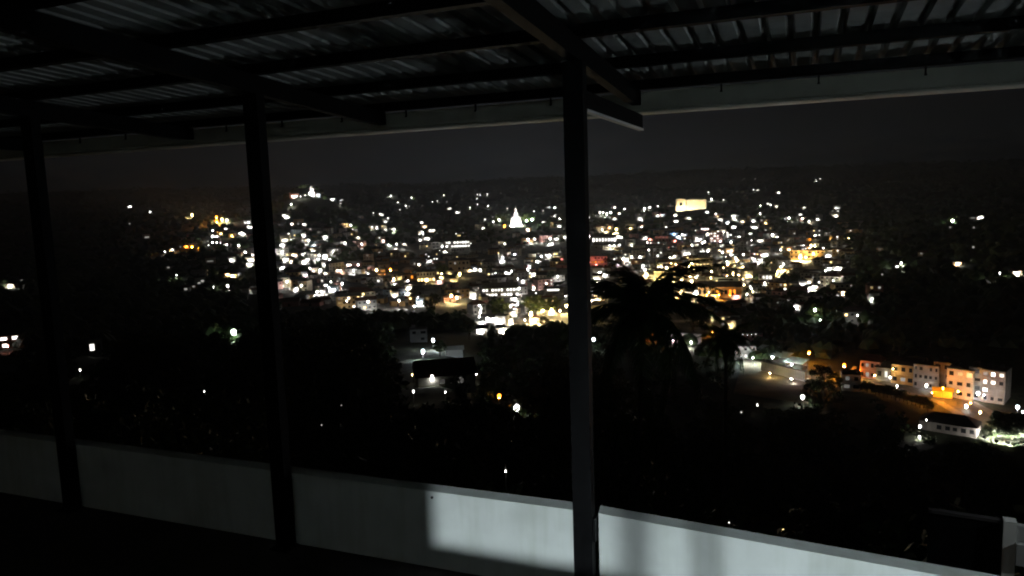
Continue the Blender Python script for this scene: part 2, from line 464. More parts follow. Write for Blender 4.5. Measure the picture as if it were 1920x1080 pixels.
BL += reg(780, 320, 6, [(185,352,42,'w'),(240,340,28),(315,277,25),(348,350,35,'d'),(375,432,55),(475,472,80,'w'),(690,268,25),(720,268,25),(765,270,20,'d'),
 (803,263,25),(875,228,18,'d'),(955,255,25,'d'),(1003,300,18,'d'),(688,312,25),(692,377,28),(813,393,26),(607,412,28),(1027,425,28),(512,330,18,'d'),(628,322,18,'d'),
 (777,548,26),(870,572,28),(757,643,40),(925,510,35),(865,525,30,'d'),(1253,228,18,'d'),(1547,230,20,'d'),(1495,412,50,'w'),(1563,415,40),(1327,453,20),(1430,450,20),
 (1560,505,60),(1430,575,55,'w'),(1612,537,24),(1610,625,38),(1260,665,45),(1262,770,30),(1333,768,32),(997,820,28),(530,700,18,'d'),(1663,655,18,'d'),
 (1215,860,25,'d'),(1515,825,75),(1510,760,35),(1580,765,65,'w'),(1685,745,60),(1040,940,40),(1110,940,45),(970,1020,75),(975,975,35),(1100,985,60,'wd'),
 (1410,960,35),(1370,1015,40),(1275,1075,40),(1500,945,30),(1570,940,60,'wY'),(1630,1000,55,'R'),(1620,915,35,'d'),(1465,945,20),(295,845,35),(325,910,50),(440,1000,40)])
BL += reg(780, 440, 6, [(260,525,60),(375,440,50,'Y'),(290,475,60,'Yw'),(430,530,90,'Yw'),(395,680,70,'Y'),(460,695,50,'Y'),(600,395,45,'Y'),(660,385,45),(730,390,40),
 (1030,440,75),(980,430,40),(895,430,24),(1075,405,24),(1325,440,65),(1275,355,38),(1255,385,30),(1210,515,38),(1145,495,28),(1270,512,22),(1158,597,32),
 (1340,590,42),(1465,545,28),(1593,463,30),(1350,650,14),(1360,690,20),(1050,580,22,'Y'),(670,628,40),(640,690,60,'w'),(810,585,50),(1705,690,70),
 (1290,890,85,'Y'),(1330,950,50,'Y'),(1530,860,80,'Yw'),(1620,850,55,'Y'),(1690,790,85,'Y'),(1400,860,50,'Y'),(710,795,26),(735,825,22),(720,865,28),(712,915,36),
 (1080,795,45,'w'),(1100,845,50),(1090,880,40),(810,940,60),(880,945,65,'w'),(950,980,90,'w'),(1040,960,80),(730,985,55,'w'),(965,1065,65,'w'),(740,1070,40),
 (1100,718,90,'w'),(1230,745,55),(1145,775,22),(1145,750,20),(1225,955,22),(780,750,60,'Rd')])
BL += reg(1080, 320, 6, [(1265,530,60,'w'),(1130,570,70,'w'),(1120,498,45),(1475,465,45),(1490,242,28),(1523,317,35),(1660,328,26),(1575,487,28),(1630,555,55),
 (1710,585,40),(1780,518,36),(1370,90,20,'d'),(1627,40,20,'d'),(1810,235,25,'d'),(1875,105,20,'d'),(365,155,18,'d'),(280,228,22,'d'),(683,300,20,'d'),(712,335,18,'d'),
 (435,415,40),(398,418,20),(548,430,30),(270,467,35),(305,470,25),(347,482,35),(390,467,35),(487,483,48),(435,540,48),(147,527,28),(770,424,32),(833,412,36),
 (920,398,26),(915,507,42),(970,505,38),(737,510,22),(720,545,55),(1060,395,40,'d'),(620,645,42,'Y'),(730,635,55),(295,658,28),(380,640,38,'Y'),(455,655,70,'Y'),
 (350,685,45,'Y'),(150,742,40),(490,745,75),(780,755,55),(830,770,45,'R'),(1110,785,40,'R'),(1098,712,32,'B'),(1210,715,60),(1150,740,55,'w'),(375,840,24),
 (428,840,28),(487,835,42),(620,830,40,'w'),(1020,635,50,'w'),(1450,655,95,'w'),(1485,710,40),(1380,775,80),(1435,800,40),(1600,685,26),(1655,687,45,'w'),
 (1725,715,36,'w'),(1725,735,36,'w'),(1725,755,36,'w'),(1790,640,70),(1870,570,50,'w'),(1835,742,50,'w'),(1745,800,28),(1650,835,50),(1420,910,65,'w'),(1490,885,40,'w'),
 (1730,905,80,'w'),(1760,945,55),(1795,980,35),(1300,900,25),(450,990,70),(535,980,30),(628,967,32),(730,965,50,'w'),(570,1000,25),(475,1055,45),(755,1065,35),(1250,940,80,'w'),
 (1060,865,55,'Rw'),(1040,980,80),(1110,960,60,'w')])
BL += reg(1080, 440, 6, [(170,430,70),(250,440,110),(330,450,70),(240,500,80),(170,640,65),(320,640,55),(220,690,80,'Y'),(160,740,50),(790,440,90,'Y'),(785,390,45),
 (1300,515,70,'Y'),(1065,560,70,'Y'),(1180,650,85,'Y'),(1300,660,100),(1370,325,80,'Yw'),(1450,330,70,'Yw'),(1440,295,40,'Y'),(960,350,80,'Yw'),(1150,350,60,'R'),(1040,440,90,'Yw'),
 (1170,440,60,'Yw'),(1640,665,60,'Ow'),(1700,655,60,'Ow'),(1560,680,50,'Ow'),(1800,690,50,'Rw'),(1580,945,50,'Y'),(1745,1025,45,'Y'),(1100,470,70,'Y')])
BL += reg(1340, 320, 6, [(458,92,30,'d'),(437,215,26),(487,217,30,'w'),(720,250,48),(600,372,40),(628,385,32),(695,403,38),(515,393,28),(515,477,24),(1008,413,38),(838,530,36),
 (965,492,38,'w'),(985,533,22),(1063,566,26),(1160,547,40),(1380,420,55),(1383,458,42),(1350,508,65,'w'),(1330,455,20,'d'),(1140,105,22),(1187,92,24),(100,328,24),
 (437,560,42),(575,585,48,'Y'),(450,640,65,'w'),(405,706,36,'w'),(570,735,40,'dw'),(700,742,34,'w'),(510,783,60,'w'),(950,545,40,'dw'),(830,780,30,'d'),
 (888,828,40),(985,842,55,'w'),(1068,770,50,'O'),(1085,835,55,'Y'),(1140,830,50,'Y'),(1220,870,45),(990,888,22),(1280,955,70,'w'),(1300,930,40),(965,955,100,'Y'),
 (1110,925,30,'Y'),(840,890,50,'wY'),(555,950,80),(440,1000,60),(510,1000,75),(1460,845,30,'dw'),(1370,855,50,'dw'),(1858,878,50,'wd'),(545,905,50),(500,1030,40)])
BL += reg(1340, 440, 6, [(160,325,55,'Yw'),(240,345,50,'Yw'),(290,372,55,'Yw'),(380,455,75,'Yw'),(565,475,70,'w'),(620,475,60,'w'),(565,540,30),(700,440,40,'Y'),(715,405,30,'Y'),
 (750,355,30,'Y'),(775,325,25),(1290,375,50,'w'),(1395,370,80,'w'),(1250,340,70,'dw'),(1380,440,50,'d'),(1335,518,34),(995,567,52),(1065,535,42),(1050,600,56),(1125,590,78),
 (1105,480,30,'d'),(1440,645,45),(1790,717,30,'w'),(925,797,40),(1607,902,26),(410,600,25),(470,660,30,'w'),(365,668,22),(710,765,40,'d'),(100,450,40,'dw')])
BL += reg(1600, 340, 6, [(1425,405,80),(1345,410,50,'dw'),(1090,517,25,'d'),(1355,520,25,'d'),(540,915,32),(512,955,38),(1170,920,45),(1648,1027,24),(1845,1025,55),
 (300,757,50,'wd'),(765,810,40,'d'),(1350,740,35,'d'),(325,1048,30,'d')])
BL += reg(0, 300, 3.375, [(815,297,40),(950,328,20),(820,403,12,'d'),(1215,345,36,'Y'),(1370,360,34,'O'),(1405,372,34,'Y'),(1370,385,40,'O'),(1435,378,18),(1345,445,16),(1430,435,25),
 (1400,465,45,'Yw'),(1465,480,25,'Y'),(1370,485,30),(1345,480,18),(1530,470,42),(1580,425,36),(1565,395,42,'w'),(1610,358,15),(1645,380,22,'w'),(1668,460,36),(1625,490,26),(1665,508,10),
 (1178,548,28,'O'),(1215,545,32,'O'),(1142,550,12,'d'),(1090,567,22),(1043,580,14),(1345,520,14),(1370,520,14),(1395,520,12),(1435,535,28),(1510,540,20),(1550,578,16),(1605,600,22),
 (1660,580,24,'d'),(1675,593,14),(1470,633,34),(1580,660,40),(1585,635,44,'w'),(1450,722,36,'Yw'),(1480,728,40,'Yw'),(1505,718,30),(1440,793,20),(1352,800,12),(1225,800,28,'d'),
 (1065,680,30,'d'),(1115,727,12),(1330,640,45,'dw'),(1270,770,50,'d'),(1165,815,45,'d'),(65,792,26),(128,762,36,'d'),(930,485,32,'d'),(1320,538,12)])
BLP = np.array([(q[0], q[1], q[2]) for q in BL])
KEEP = []                                                       # picture boxes with a range that nothing nearer may cover
LAMPS3 = []                                                     # (px, py, size, r) of everything that must stay in view

def zone(px, py, r):
    if r > 2300: return 'on the far dark ridge'
    if px < 345: return 'on the dark slope beyond the end post'
    if px < 500: return 'in the amber quarter between slim posts'
    if px < 720:
        if py < 400: return 'along the hilltop beside the statue'
        if py < 462: return 'on the upper slope under the statue'
        if py < 520: return 'on the crowded slope below the statue'
        return 'at the dark foot of the statue hill'
    if px < 900:
        if py < 420: return 'on the hills between statue and stupa'
        if py < 500: return 'around the long lit hotel'
        return 'by the yellow street below the hotel'
    if px < 1068:
        if py < 440: return 'around the glowing stupa'
        if py < 535: return 'on the slope below the stupa'
        return 'by the floodlit street trees'
    if px < 1230:
        if py < 425: return 'between the thick post and the palace'
        if py < 480: return 'round the long white shed'
        return 'around the red building behind the palm'
    if px < 1420:
        if py < 430: return 'around the bright palace'
        if py < 485: return 'in the upper town under the palace'
        return 'in the golden town centre'
    if px < 1620:
        if py < 430: return 'on the hillside beyond the palace'
        if py < 520: return 'at the far edge of the lit town'
        return 'on the black slope below the town'
    return 'on the black hill above the shops'
CN = {'W': 'white', 'Y': 'warm yellow', 'O': 'orange', 'G': 'greenish', 'R': 'pink', 'B': 'blue', 'C': 'cool white'}
def size_word(s): return 'tiny' if s < 4 else ('small' if s < 6.5 else ('bright' if s < 10 else 'large'))

# ---- street lamp: pole, arm, glowing head
LENS = {}
def lens_mesh(c, L):
    k = (c, L)
    if k not in LENS:
        b = MB(); b.lathe([(0.5, 0.0), (0.5, 0.02)], 10); LENS[k] = b.mesh('lens', lamp_mat(c, L))
    return LENS[k]
def street_lamp(p, r, dia, c, L, label, group, pole_h, wide=1.0, name='street_lamp', cat='street lamp', boost=4.0, shown=7.0):
    """dia, L: size and brightness the lamp would need as a bare globe; the lens below the globe carries the power"""
    gz = float(H(p[0], p[1]))
    rz = face_cam(p)
    t = thing(name, label, cat, (p[0], p[1], gz - 0.2), rz, group)
    hz = p[2] - gz + 0.2
    k = max(0.05, min(0.12, r * 0.00012))
    MB().tube([(0, 0.5, 0), (0, 0.5, hz + 0.2 + dia * 0.5), (0, 0.1, hz + 0.3 + dia * 0.5)], [k, k * 0.8, k * 0.6], 5).obj('pole', POLE, t)
    v = min(1.0, max(0.62, 0.9 - L / 200))                  # the visible globe
    hd_ = link('lamp_head', bulb_mesh(c, min(L, shown)), t, (0, 0, hz), 0, (dia * 0.5 * wide * v, dia * 0.5 * v, dia * 0.5 * v / wide ** 0.5))
    if L > 1.5:
        ld = max(0.12, dia * v * 0.42)
        Ll = sig2(boost * L * dia * dia / (ld * ld))
        link('lens', lens_mesh(c, Ll), t, (0, 0, hz - dia * 0.5 * v - 0.06), 0, (ld, ld, 1))
    return t
def floodlight(p, target, size, c, L, label, group):
    """boxed lamp: dark housing, glowing face turned to the target"""
    gz = float(H(p[0], p[1]))
    d = Vector(target) - Vector(p); rz = math.atan2(-d.x, d.y); el = math.atan2(d.z, math.hypot(d.x, d.y))
    t = thing('floodlight', label, 'floodlight', (p[0], p[1], gz - 0.3), rz, group)
    hz = p[2] - gz + 0.3
    MB().tube([(0, 0, 0), (0, 0, hz)], [0.12, 0.1], 5).obj('pole', POLE, t)
    o = MB().box((-size / 2 - 0.06, -0.35, -size / 2 - 0.06), (size / 2 + 0.06, -0.02, size / 2 + 0.06)).obj('housing', POLE, t)
    o.location = (0, 0, hz + size * 0.5); o.rotation_euler = (el, 0, 0)
    o = MB().box((-size / 2, -0.019, -size / 2), (size / 2, 0.0, size / 2)).obj('face', lamp_mat(c, L), t)
    o.location = (0, 0, hz + size * 0.5); o.rotation_euler = (el, 0, 0)
    return t

# ---- small hillside house: wall, roof, door, lit windows, veranda lamp
def house_mesh(w, d, h, roof):
    wall = MB().box((-w / 2, 0, -1.5), (w / 2, d, h))
    rf = MB()
    o = 0.5
    if roof == 'flat':
        rf.box((-w / 2 - 0.15, -0.15, h + 0.002), (w / 2 + 0.15, d + 0.15, h + 0.3))
        rf.box((-w / 2 + 0.6, d * 0.5, h + 0.3), (-w / 2 + 2.2, d * 0.8, h + 1.5))
    else:
        rh = 0.28 * min(w, d)
        x0, x1, y0, y1 = -w / 2 - o, w / 2 + o, -o, d + o
        g = 0.0 if roof == 'gable' else w * 0.25
        rf.v += [(x0, y0, h), (x1, y0, h), (x1, y1, h), (x0, y1, h), (x0 + g, d / 2, h + rh), (x1 - g, d / 2, h + rh)]
        rf.f += [(0, 1, 5, 4), (2, 3, 4, 5), (1, 2, 5), (3, 0, 4), (3, 2, 1, 0)]
    return wall, rf
def lit_house(p, r, s, c, bright, wide, label, group, i):
    rs = random.Random(i * 13 + 5)
    m = pxm(r)
    w = max(6.0, min(17.0, s * m * rs.uniform(1.3, 1.9)))
    h = rs.choice((3.2, 3.4, 6.2)) if w < 11 else rs.choice((3.6, 6.4, 9.0))
    d = rs.uniform(6, 9)
    gz = float(H(p[0], p[1]))
    rz = face_cam(p) + rs.uniform(-0.5, 0.5)
    t = thing('house', label, 'house', (p[0], p[1], gz), rz, group)
    wall, rf = house_mesh(w, d, h, rs.choice(('flat', 'gable', 'hip', 'hip')))
    wi = rs.choices(range(6), (5, 3, 2, 1, 1, 1))[0]
    wall.obj('wall', WALLS[wi], t)
    rf.obj('roof', rs.choice(ROOFS), t)
    L = (rs.choice((1.2, 2.5, 5.0)) if s < 8 else rs.choice((3.0, 6.0, 10.0))) if bright else rs.uniform(0.12, 0.4)
    hz = max(1.0, min(h - 0.9, p[2] - gz))
    sw = s * m                                            # lit width in metres
    if wide:
        n = max(3, int(sw / 1.6))
        for k in range(n):
            x = -sw / 2 + (k + 0.5) * sw / n
            if rs.random() < 0.15: continue
            MB().box((x - sw / n * 0.38, -0.12, hz - 0.22 * sw / 2), (x + sw / n * 0.38, -0.02, hz + 0.22 * sw / 2 * rs.uniform(0.5, 1))).obj('window', lamp_mat(c, L), t)
    else:
        n = 1 if s < 7 else rs.choice((2, 2, 3))
        for k in range(n):
            ww = sw * (0.62 if n == 1 else rs.uniform(0.3, 0.5))
            hh = ww * rs.uniform(0.5, 0.9)
            x = 0 if n == 1 else (-sw / 2 + (k + 0.5) * sw / n)
            z = hz + rs.uniform(-0.2, 0.2) * sw * (n > 1)
            MB().box((x - ww / 2, -0.12, z - hh / 2), (x + ww / 2, -0.02, z + hh / 2)).obj('window', lamp_mat(c, L), t)
    MB().box((w / 2 - 1.6, -0.05, -0.2), (w / 2 - 0.7, -0.004, 2.0)).obj('door', DOORM, t)
    if bright:
        q = 0.5 * min(sw * 0.24, 1.1)
        vl = link('veranda_lamp', bulb_mesh(c, 7.0), t, (rs.uniform(-0.3, 0.3) * sw, -1.2 - q, hz + rs.uniform(0.0, 0.3) * sw * 0.4), 0, q)
        link('lens', lens_mesh(c, sig2((220 + 85 * s) / (q * q))), vl, (0, 0, -1.1))
    return t
for i, (px, py, s, c, bright, wide) in enumerate(BL):
    lampy = (s < 6.2 and not wide) or (c in 'YO' and s > 9 and not wide)
    if lampy:
        off = 7.0
        p, r = hit(px, py, off, 150)
        z = zone(px, py, r)
        L = (4.0 if s < 3.6 else 9.0 if s < 5 else 20.0 if s < 9 else 45.0) if bright else 0.35
        shown = (1.5 if s < 3.6 else 3.2 if s < 5 else 6.0) * random.uniform(0.7, 1.4)
        dia = max(0.25, s * pxm(r) * (0.6 if s < 6 else 0.48))
        if r > 2000: dia *= 0.72; L *= 0.7
        bw = size_word(s) if bright else 'faint'
        street_lamp(p, r, dia * 1.1, c, L, boost=30.0, shown=sig2(shown), label=f'{bw} {CN[c]} street lamp {z}', group=f'{bw} {CN[c]} street lamps {z}', pole_h=off, wide=random.uniform(0.9, 1.25))
    else:
        off = 2.6
        p, r = hit(px, py, off, 150)
        z = zone(px, py, r)
        bw = size_word(s) if bright else 'dim'
        kind = f'{CN[c]} ' + ('window strip' if wide else 'windows')
        lit_house(p, r, s * 0.78, c, bright, wide, f'house with {bw} {kind} {z}', f'houses with {bw} {kind} {z}', i)
    LAMPS3.append((px, py, s, r))
LA = np.array(LAMPS3)
def hides(x0, x1, y0, y1, r, pad=1.0):
    """does something at range r whose picture box is this cover a listed light?"""
    for a0, a1, b0, b1, rk in KEEP:
        if r < rk and x1 > a0 and x0 < a1 and y1 > b0 and y0 < b1: return True
    return bool(np.any((LA[:, 0] > x0 - pad) & (LA[:, 0] < x1 + pad) & (LA[:, 1] > y0 - pad) & (LA[:, 1] < y1 + pad) & (LA[:, 3] > r - 5)))

# ================================================================== larger buildings, read from the photograph
NIGHTW = 0.4
def building(px0, px1, ytop, ybase, wall, label, roof='flat', roofm=2, depth=9.0, rot=0.0, nx=0, ny=0, lit=(), litc='W', litL=6.0, rmin=60, group=None, name='building', cat='building', frame=False, r=None, dark=True):
    """front face spans px0..px1 and ytop..ybase; a grid of nx*ny windows, those listed in lit glow"""
    px = (px0 + px1) / 2
    if r is None: p, r = hit(px, ybase, 0.0, rmin)
    else: p = at_range(px, ybase, r)
    m = pxm(r * 1.02)
    w, h = (px1 - px0) * m / max(0.5, math.cos(rot)), (ybase - ytop) * m
    t = thing(name, label, cat, (p[0], p[1], p[2]), face_cam(p) + rot, group)
    wl, rf = house_mesh(w, depth, h, roof)
    wm = wall if not isinstance(wall, int) else WALLS[wall]
    wl.obj('wall', wm, t)
    rf.obj('roof', ROOFS[roofm] if isinstance(roofm, int) else roofm, t)
    for iy in range(ny):
        for ix in range(nx):
            on = lit == 'all' or (ix, iy) in lit
            if not on and not dark: continue
            cx, cz = -w / 2 + (ix + 0.5) * w / nx, h * (iy + 0.55) / ny
            vr = random.Random(int(px0 * 7 + ix * 31 + iy * 101))
            if not on and dark and nx * ny > 3 and vr.random() < 0.14: continue
            ww, hh = w / nx * vr.choice((0.42, 0.52, 0.6)), h / ny * vr.choice((0.36, 0.42, 0.46))
            cx += vr.uniform(-0.06, 0.06) * w / nx
            if not on and vr.random() < 0.10: on = True; litL_ = vr.choice((0.05, 0.12, 0.3))
            else: litL_ = litL * vr.choice((0.5, 0.8, 1.0, 1.0))
            o = MB().box((cx - ww / 2, -0.07 - 0.01 * on, cz - hh / 2), (cx + ww / 2, -0.004, cz + hh / 2)).obj('window', lamp_mat(litc, sig2(litL_)) if on else DARKGLASS, t)
            if frame:
                e = 0.12
                MB().box((cx - ww / 2 - e, -0.16, cz - hh / 2 - e), (cx + ww / 2 + e, -0.003, cz - hh / 2)).obj('sill', wm, o)
    if roof == 'flat' and depth > 6:
        tr = random.Random(int(px0))
        for q in range(tr.choice((1, 2))):
            tx_, ty_ = tr.uniform(-0.35, 0.35) * w, depth * tr.uniform(0.2, 0.8)
            MB().lathe([(0.55, h + 0.3), (0.6, h + 0.5), (0.6, h + 1.4), (0.35, h + 1.65), (0.2, h + 1.75)], 10, (tx_, ty_, 0)).obj('water_tank', ROOFS[2], t)
    for k in range(1, ny):
        MB().box((-w / 2 - 0.1, -0.25, h * k / ny - 0.12), (w / 2 + 0.1, -0.003, h * k / ny + 0.12)).obj('ledge', wm, t)
    KEEP.append((px0 - 2, px1 + 2, ytop - 1, ybase - 0.25 * (ybase - ytop), r - 4))
    return t
def lamp_at(px, py, s, c, L, label, off=6.0, rmin=60, group=None, name='street_lamp', cat='street lamp', r=None, k=0.74):
    if r is None: p, r = hit(px, py, off, rmin)
    else: p = at_range(px, py, r)
    LAMPS3.append((px, py, s, r))
    return street_lamp(p, r, s * pxm(r) * 0.7, c, L, label, group, off, name=name, cat=cat, boost=5.0)

# ---- more lamps packed into the middle of the town
gl = random.Random(31)
for i in range(72):
    gold = i % 2 == 0
    px, py = (gl.uniform(1232, 1420), gl.uniform(492, 556)) if gold else (gl.gauss(1370, 95), gl.uniform(436, 520))
    if not 1190 < px < 1600: continue
    c = 'Y' if gold or gl.random() < 0.2 else 'W'
    p, r = hit(px, py, 6.0, 300)
    s_ = gl.uniform(2.6, 4.6)
    z = zone(px, py, r)
    street_lamp(p, r, s_ * pxm(r) * 0.8, c, 12.0, f'glimmering {CN[c]} street lamp {z}', f'glimmering {CN[c]} street lamps {z}', 6, boost=28.0, shown=sig2(gl.uniform(0.8, 3.0)))
    LAMPS3.append((px, py, s_, r))

# ---- hilltop statue, floodlit
p, r = hit(585, 366, 0.0, 900)
t = thing('statue', 'tall white seated statue floodlit on the hilltop', 'statue', (p[0], p[1], p[2] - 2), face_cam(p))
u = 19 * pxm(r) / 10.0                                         # ten units high
k = lambda *v: tuple(q * u for q in v)
MB().box(k(-2.6, -1.8, 0), k(2.6, 2.0, 2.2)).box(k(-2.2, -1.5, 2.2), k(2.2, 1.7, 2.9)).obj('pedestal', SHADEW, t)
b = MB()
b.lathe([(q * u, z * u) for q, z in ((1.2, 2.9), (2.0, 3.1), (2.1, 3.5), (1.5, 4.1), (1.05, 4.6), (1.1, 5.4), (1.25, 6.3), (1.2, 6.9), (0.8, 7.3), (0.4, 7.6), (0.4, 7.8))], 14, (0, 0, 0), 1.5, 1.1)
b.obj('body', SHADEW, t, True)
b = MB().lathe([(q * u, z * u) for q, z in ((0.35, 7.75), (0.62, 8.0), (0.72, 8.5), (0.66, 9.0), (0.4, 9.35), (0.25, 9.6), (0.22, 9.85), (0.03, 10.1))], 12, (0, 0, 0), 1.5, 1.3)
b.obj('head', SHADEW, t, True)
fc = face_cam(p)
def off_xy(p, fc, x, y, z): return np.array([p[0] + math.cos(fc) * x - math.sin(fc) * y, p[1] + math.sin(fc) * x + math.cos(fc) * y, p[2] + z])
for x, y in ((-8, -15), (8, -15)):
    floodlight(off_xy(p, fc, x, y, 1.0), off_xy(p, fc, 0, 0, 12), 1.8, 'W', 2400.0, 'floodlight at the foot of the hilltop statue', 'floodlights at the statue')
KEEP.append((572, 600, 340, 372, r + 20))
# ---- stupa, floodlit, with a spire
p, r = hit(968, 424, 0.0, 900)
t = thing('stupa', 'dazzling white bell-shaped stupa with a spire among floodlit trees', 'stupa', (p[0], p[1], p[2] - 1), face_cam(p))
u = 37 * pxm(r) / 10.0
b = MB().box((-3.2 * u, -3.2 * u, 0), (3.2 * u, 3.2 * u, 0.9 * u)); b.obj('terrace', SHADEW, t)
b = MB().lathe([(q * u, z * u) for q, z in ((2.9, 0.9), (2.9, 1.4), (2.6, 1.45), (2.55, 2.6), (2.35, 3.7), (1.9, 4.7), (1.25, 5.4), (0.9, 5.6))], 20); b.obj('dome', SHADEW, t, True)
b = MB().box((-1.0 * u, -1.0 * u, 5.6 * u), (1.0 * u, 1.0 * u, 6.5 * u)); b.obj('square_chamber', SHADEW, t)
b = MB().lathe([(q * u, z * u) for q, z in ((0.85, 6.5), (0.7, 7.2), (0.5, 8.6), (0.26, 9.6), (0.05, 10.4))], 12); b.obj('spire', SHADEW, t, True)
fc = face_cam(p)
for x, y in ((-14, -17), (-4, -22), (8, -20), (17, -12)):
    floodlight(off_xy(p, fc, x, y, 1.5), off_xy(p, fc, 0, 0, 14), 2.0, 'W', 2600.0, 'floodlight standing round the base of the stupa', 'floodlights at the stupa')
KEEP.append((938, 1004, 385, 428, r + 20))
STUPA = (p, r)
# ---- palace: two gabled wings, columns, floodlights along the lawn
p, r = hit(1296, 394, 0.0, 900)
fc = face_cam(p) + 0.12
t = thing('palace', 'long floodlit cream palace with a gabled wing on the hill', 'palace', (p[0], p[1], p[2] - 1), fc)
m = pxm(r)
CREAM = mat('palace_cream', (0.74, 0.66, 0.46), 0.75, 0.05, 0.2)
wl, rf = house_mesh(36 * m, 14, 19 * m, 'hip'); 
o = wl.obj('main_wing', CREAM, t); o.location = (9 * m, 0, 0)
o = rf.obj('roof', mat('palace_roof', (0.5, 0.42, 0.32), 0.8, 0.1), t); o.location = (9 * m, 0, 0)
wl, rf = house_mesh(17 * m, 16, 21 * m, 'flat')
o = wl.obj('gabled_wing', CREAM, t); o.location = (-18.5 * m, -2, 0)
MB().poly([(-27 * m, -2.05, 21 * m), (-10 * m, -2.05, 21 * m), (-18.5 * m, -2.05, 22.3 * m)]).poly([(-27 * m, 14, 21 * m), (-18.5 * m, 14, 22.3 * m), (-10 * m, 14, 21 * m)]).poly([(-27 * m, -2.05, 21 * m), (-18.5 * m, -2.05, 22.3 * m), (-18.5 * m, 14, 22.3 * m), (-27 * m, 14, 21 * m)]).poly([(-10 * m, -2.05, 21 * m), (-10 * m, 14, 21 * m), (-18.5 * m, 14, 22.3 * m), (-18.5 * m, -2.05, 22.3 * m)]).obj('gable', CREAM, t)
b = MB().box((-20.6 * m, -2.3, 9 * m), (-16.4 * m, -2.06, 15 * m)).lathe([(2.1 * m, 0), (2.1 * m, 0.24)], 16); 
o = MB().box((-20.6 * m, -2.3, 9 * m), (-16.4 * m, -2.06, 15 * m)).obj('window', DARKGLASS, t)
for kx in range(9):
    x = (-7 + kx * 4.1) * m
    MB().box((x - 0.5 * m, -0.8, 0), (x + 0.5 * m, -0.01, 17.5 * m)).obj('column', CREAM, t)
MB().box((-9.5 * m, -1.0, 17.6 * m), (27.4 * m, -0.01, 19.2 * m)).obj('cornice', CREAM, t)
for kx in range(7):
    x, y = (-24 + kx * 8) * m, -17.0
    floodlight(off_xy(p, fc, x, y, 0.5), off_xy(p, fc, x, 0, 11), 1.6, 'P', 800.0, 'floodlight on the lawn before the palace', 'floodlights on the palace lawn')
KEEP.append((1260, 1330, 362, 398, r + 20))

# ---- town landmarks
building(836, 881, 452, 472, 0, 'long white hotel with two bright rows of windows', nx=9, ny=3, lit=[(i, j) for i in range(9) for j in (1, 2) if (i * 7 + j) % 8], litL=5.0, depth=12)
building(789, 831, 455, 467, 2, 'dim grey flat-roofed block beside the long hotel', nx=6, ny=2, depth=10)
building(842, 881, 489, 509, 1, 'cream gabled hall lit yellow below the long hotel', roof='hip', nx=5, ny=2, depth=11)
lamp_at(862, 513, 10, 'Y', 30, 'yellow street lamp before the cream gabled hall', 5)
building(747, 781, 515, 526, 4, 'ochre shop terrace glowing orange by the street', nx=6, ny=1, depth=10, litc='O', lit=[(1, 0), (4, 0)], litL=2)
building(783, 816, 510, 530, 1, 'cream arcade lit golden at the end of the ochre terrace', nx=6, ny=2, lit=[(i, 0) for i in range(6)], litc='Y', litL=5)
lamp_at(800, 524, 9, 'Y', 30, 'golden street lamp before the cream arcade', 5)
t = building(905, 972, 540, 557, SHADEW, 'long white market shed blazing with tube lights', roof='gable', roofm=1, nx=12, ny=2, lit=[(i, j) for i in range(12) for j in (0, 1) if (i + 3 * j) % 5], litL=5, depth=14)
building(1020, 1056, 541, 553, 2, 'grey louvred building with one long white light strip', nx=1, ny=2, lit=[(0, 1)], litL=4, depth=12)
building(1102, 1138, 481, 503, 3, 'red-lit three-storey building behind the palm', nx=6, ny=3, lit=[(1, 1), (2, 1), (3, 1), (4, 1)], litc='O', litL=1.4, depth=12)
lamp_at(1118, 497, 9, 'R', 60, 'red lamp on the front of the red-lit building', 5)
lamp_at(1106, 492, 5, 'R', 60, 'small red sign lamp beside the red-lit building', 9)
building(1111, 1155, 444, 457, SHADEW, 'long white shed lit brilliantly beyond the thick post', roof='gable', roofm=1, nx=8, ny=1, lit='all', litL=6, depth=12)
building(1229, 1253, 443, 453, 3, 'pink billboard-like block in the upper town', nx=4, ny=2, depth=8, lit=[(0, 1), (1, 1), (2, 1), (3, 1)], litc='R', litL=0.5)
building(1225, 1242, 466, 483, 0, 'narrow white block lit by street lamps in the upper town', nx=3, ny=3, depth=9, lit=[(1, 0), (2, 1)])
building(1384, 1399, 455, 472, 2, 'plain grey tower block at the edge of the upper town', nx=3, ny=4, depth=10)
building(1332, 1354, 437, 459, 3, 'pink block banded with white lit balconies', nx=4, ny=5, depth=10, lit=[(i, j) for i in range(3) for j in range(5) if (i + j) % 3], litL=3)
building(1362, 1372, 436, 450, 2, 'slim grey block with a stack of lit windows', nx=2, ny=4, lit=[(0, 1), (0, 2), (0, 3), (1, 2)], litL=5, depth=8)
building(1293, 1335, 485, 501, 1, 'golden lit facade with a row of yellow windows', nx=7, ny=2, lit=[(i, 0) for i in range(7)], litc='Y', litL=3, depth=11)
building(1229, 1312, 509, 525, 1, 'long golden arcade across the town centre', nx=14, ny=2, lit=[(i, 0) for i in range(0, 14) if i % 3], litc='Y', litL=2.4, depth=13)
lamp_at(1262, 529, 10, 'Y', 40, 'yellow street lamp before the long golden arcade', 5)
lamp_at(1305, 548, 15, 'W', 60, 'dazzling white lamp at the end of the orange shed', 6)
lamp_at(1277, 547, 13, 'Y', 50, 'dazzling yellow lamp beside the orange shed', 6)
building(1312, 1386, 539, 559, 4, 'long low shed lit deep orange along its front', roof='gable', roofm=2, nx=10, ny=1, depth=14, lit=[(4, 0), (7, 0), (8, 0)], litc='O', litL=2.5)
for q, (x, y) in enumerate(((1325, 553), (1348, 552), (1368, 553))):
    lamp_at(x, y, 5, 'O', 45, ['orange lamp near the bright end of the orange shed', 'orange lamp midway along the orange shed', 'orange lamp near the dark end of the orange shed'][q], 5)
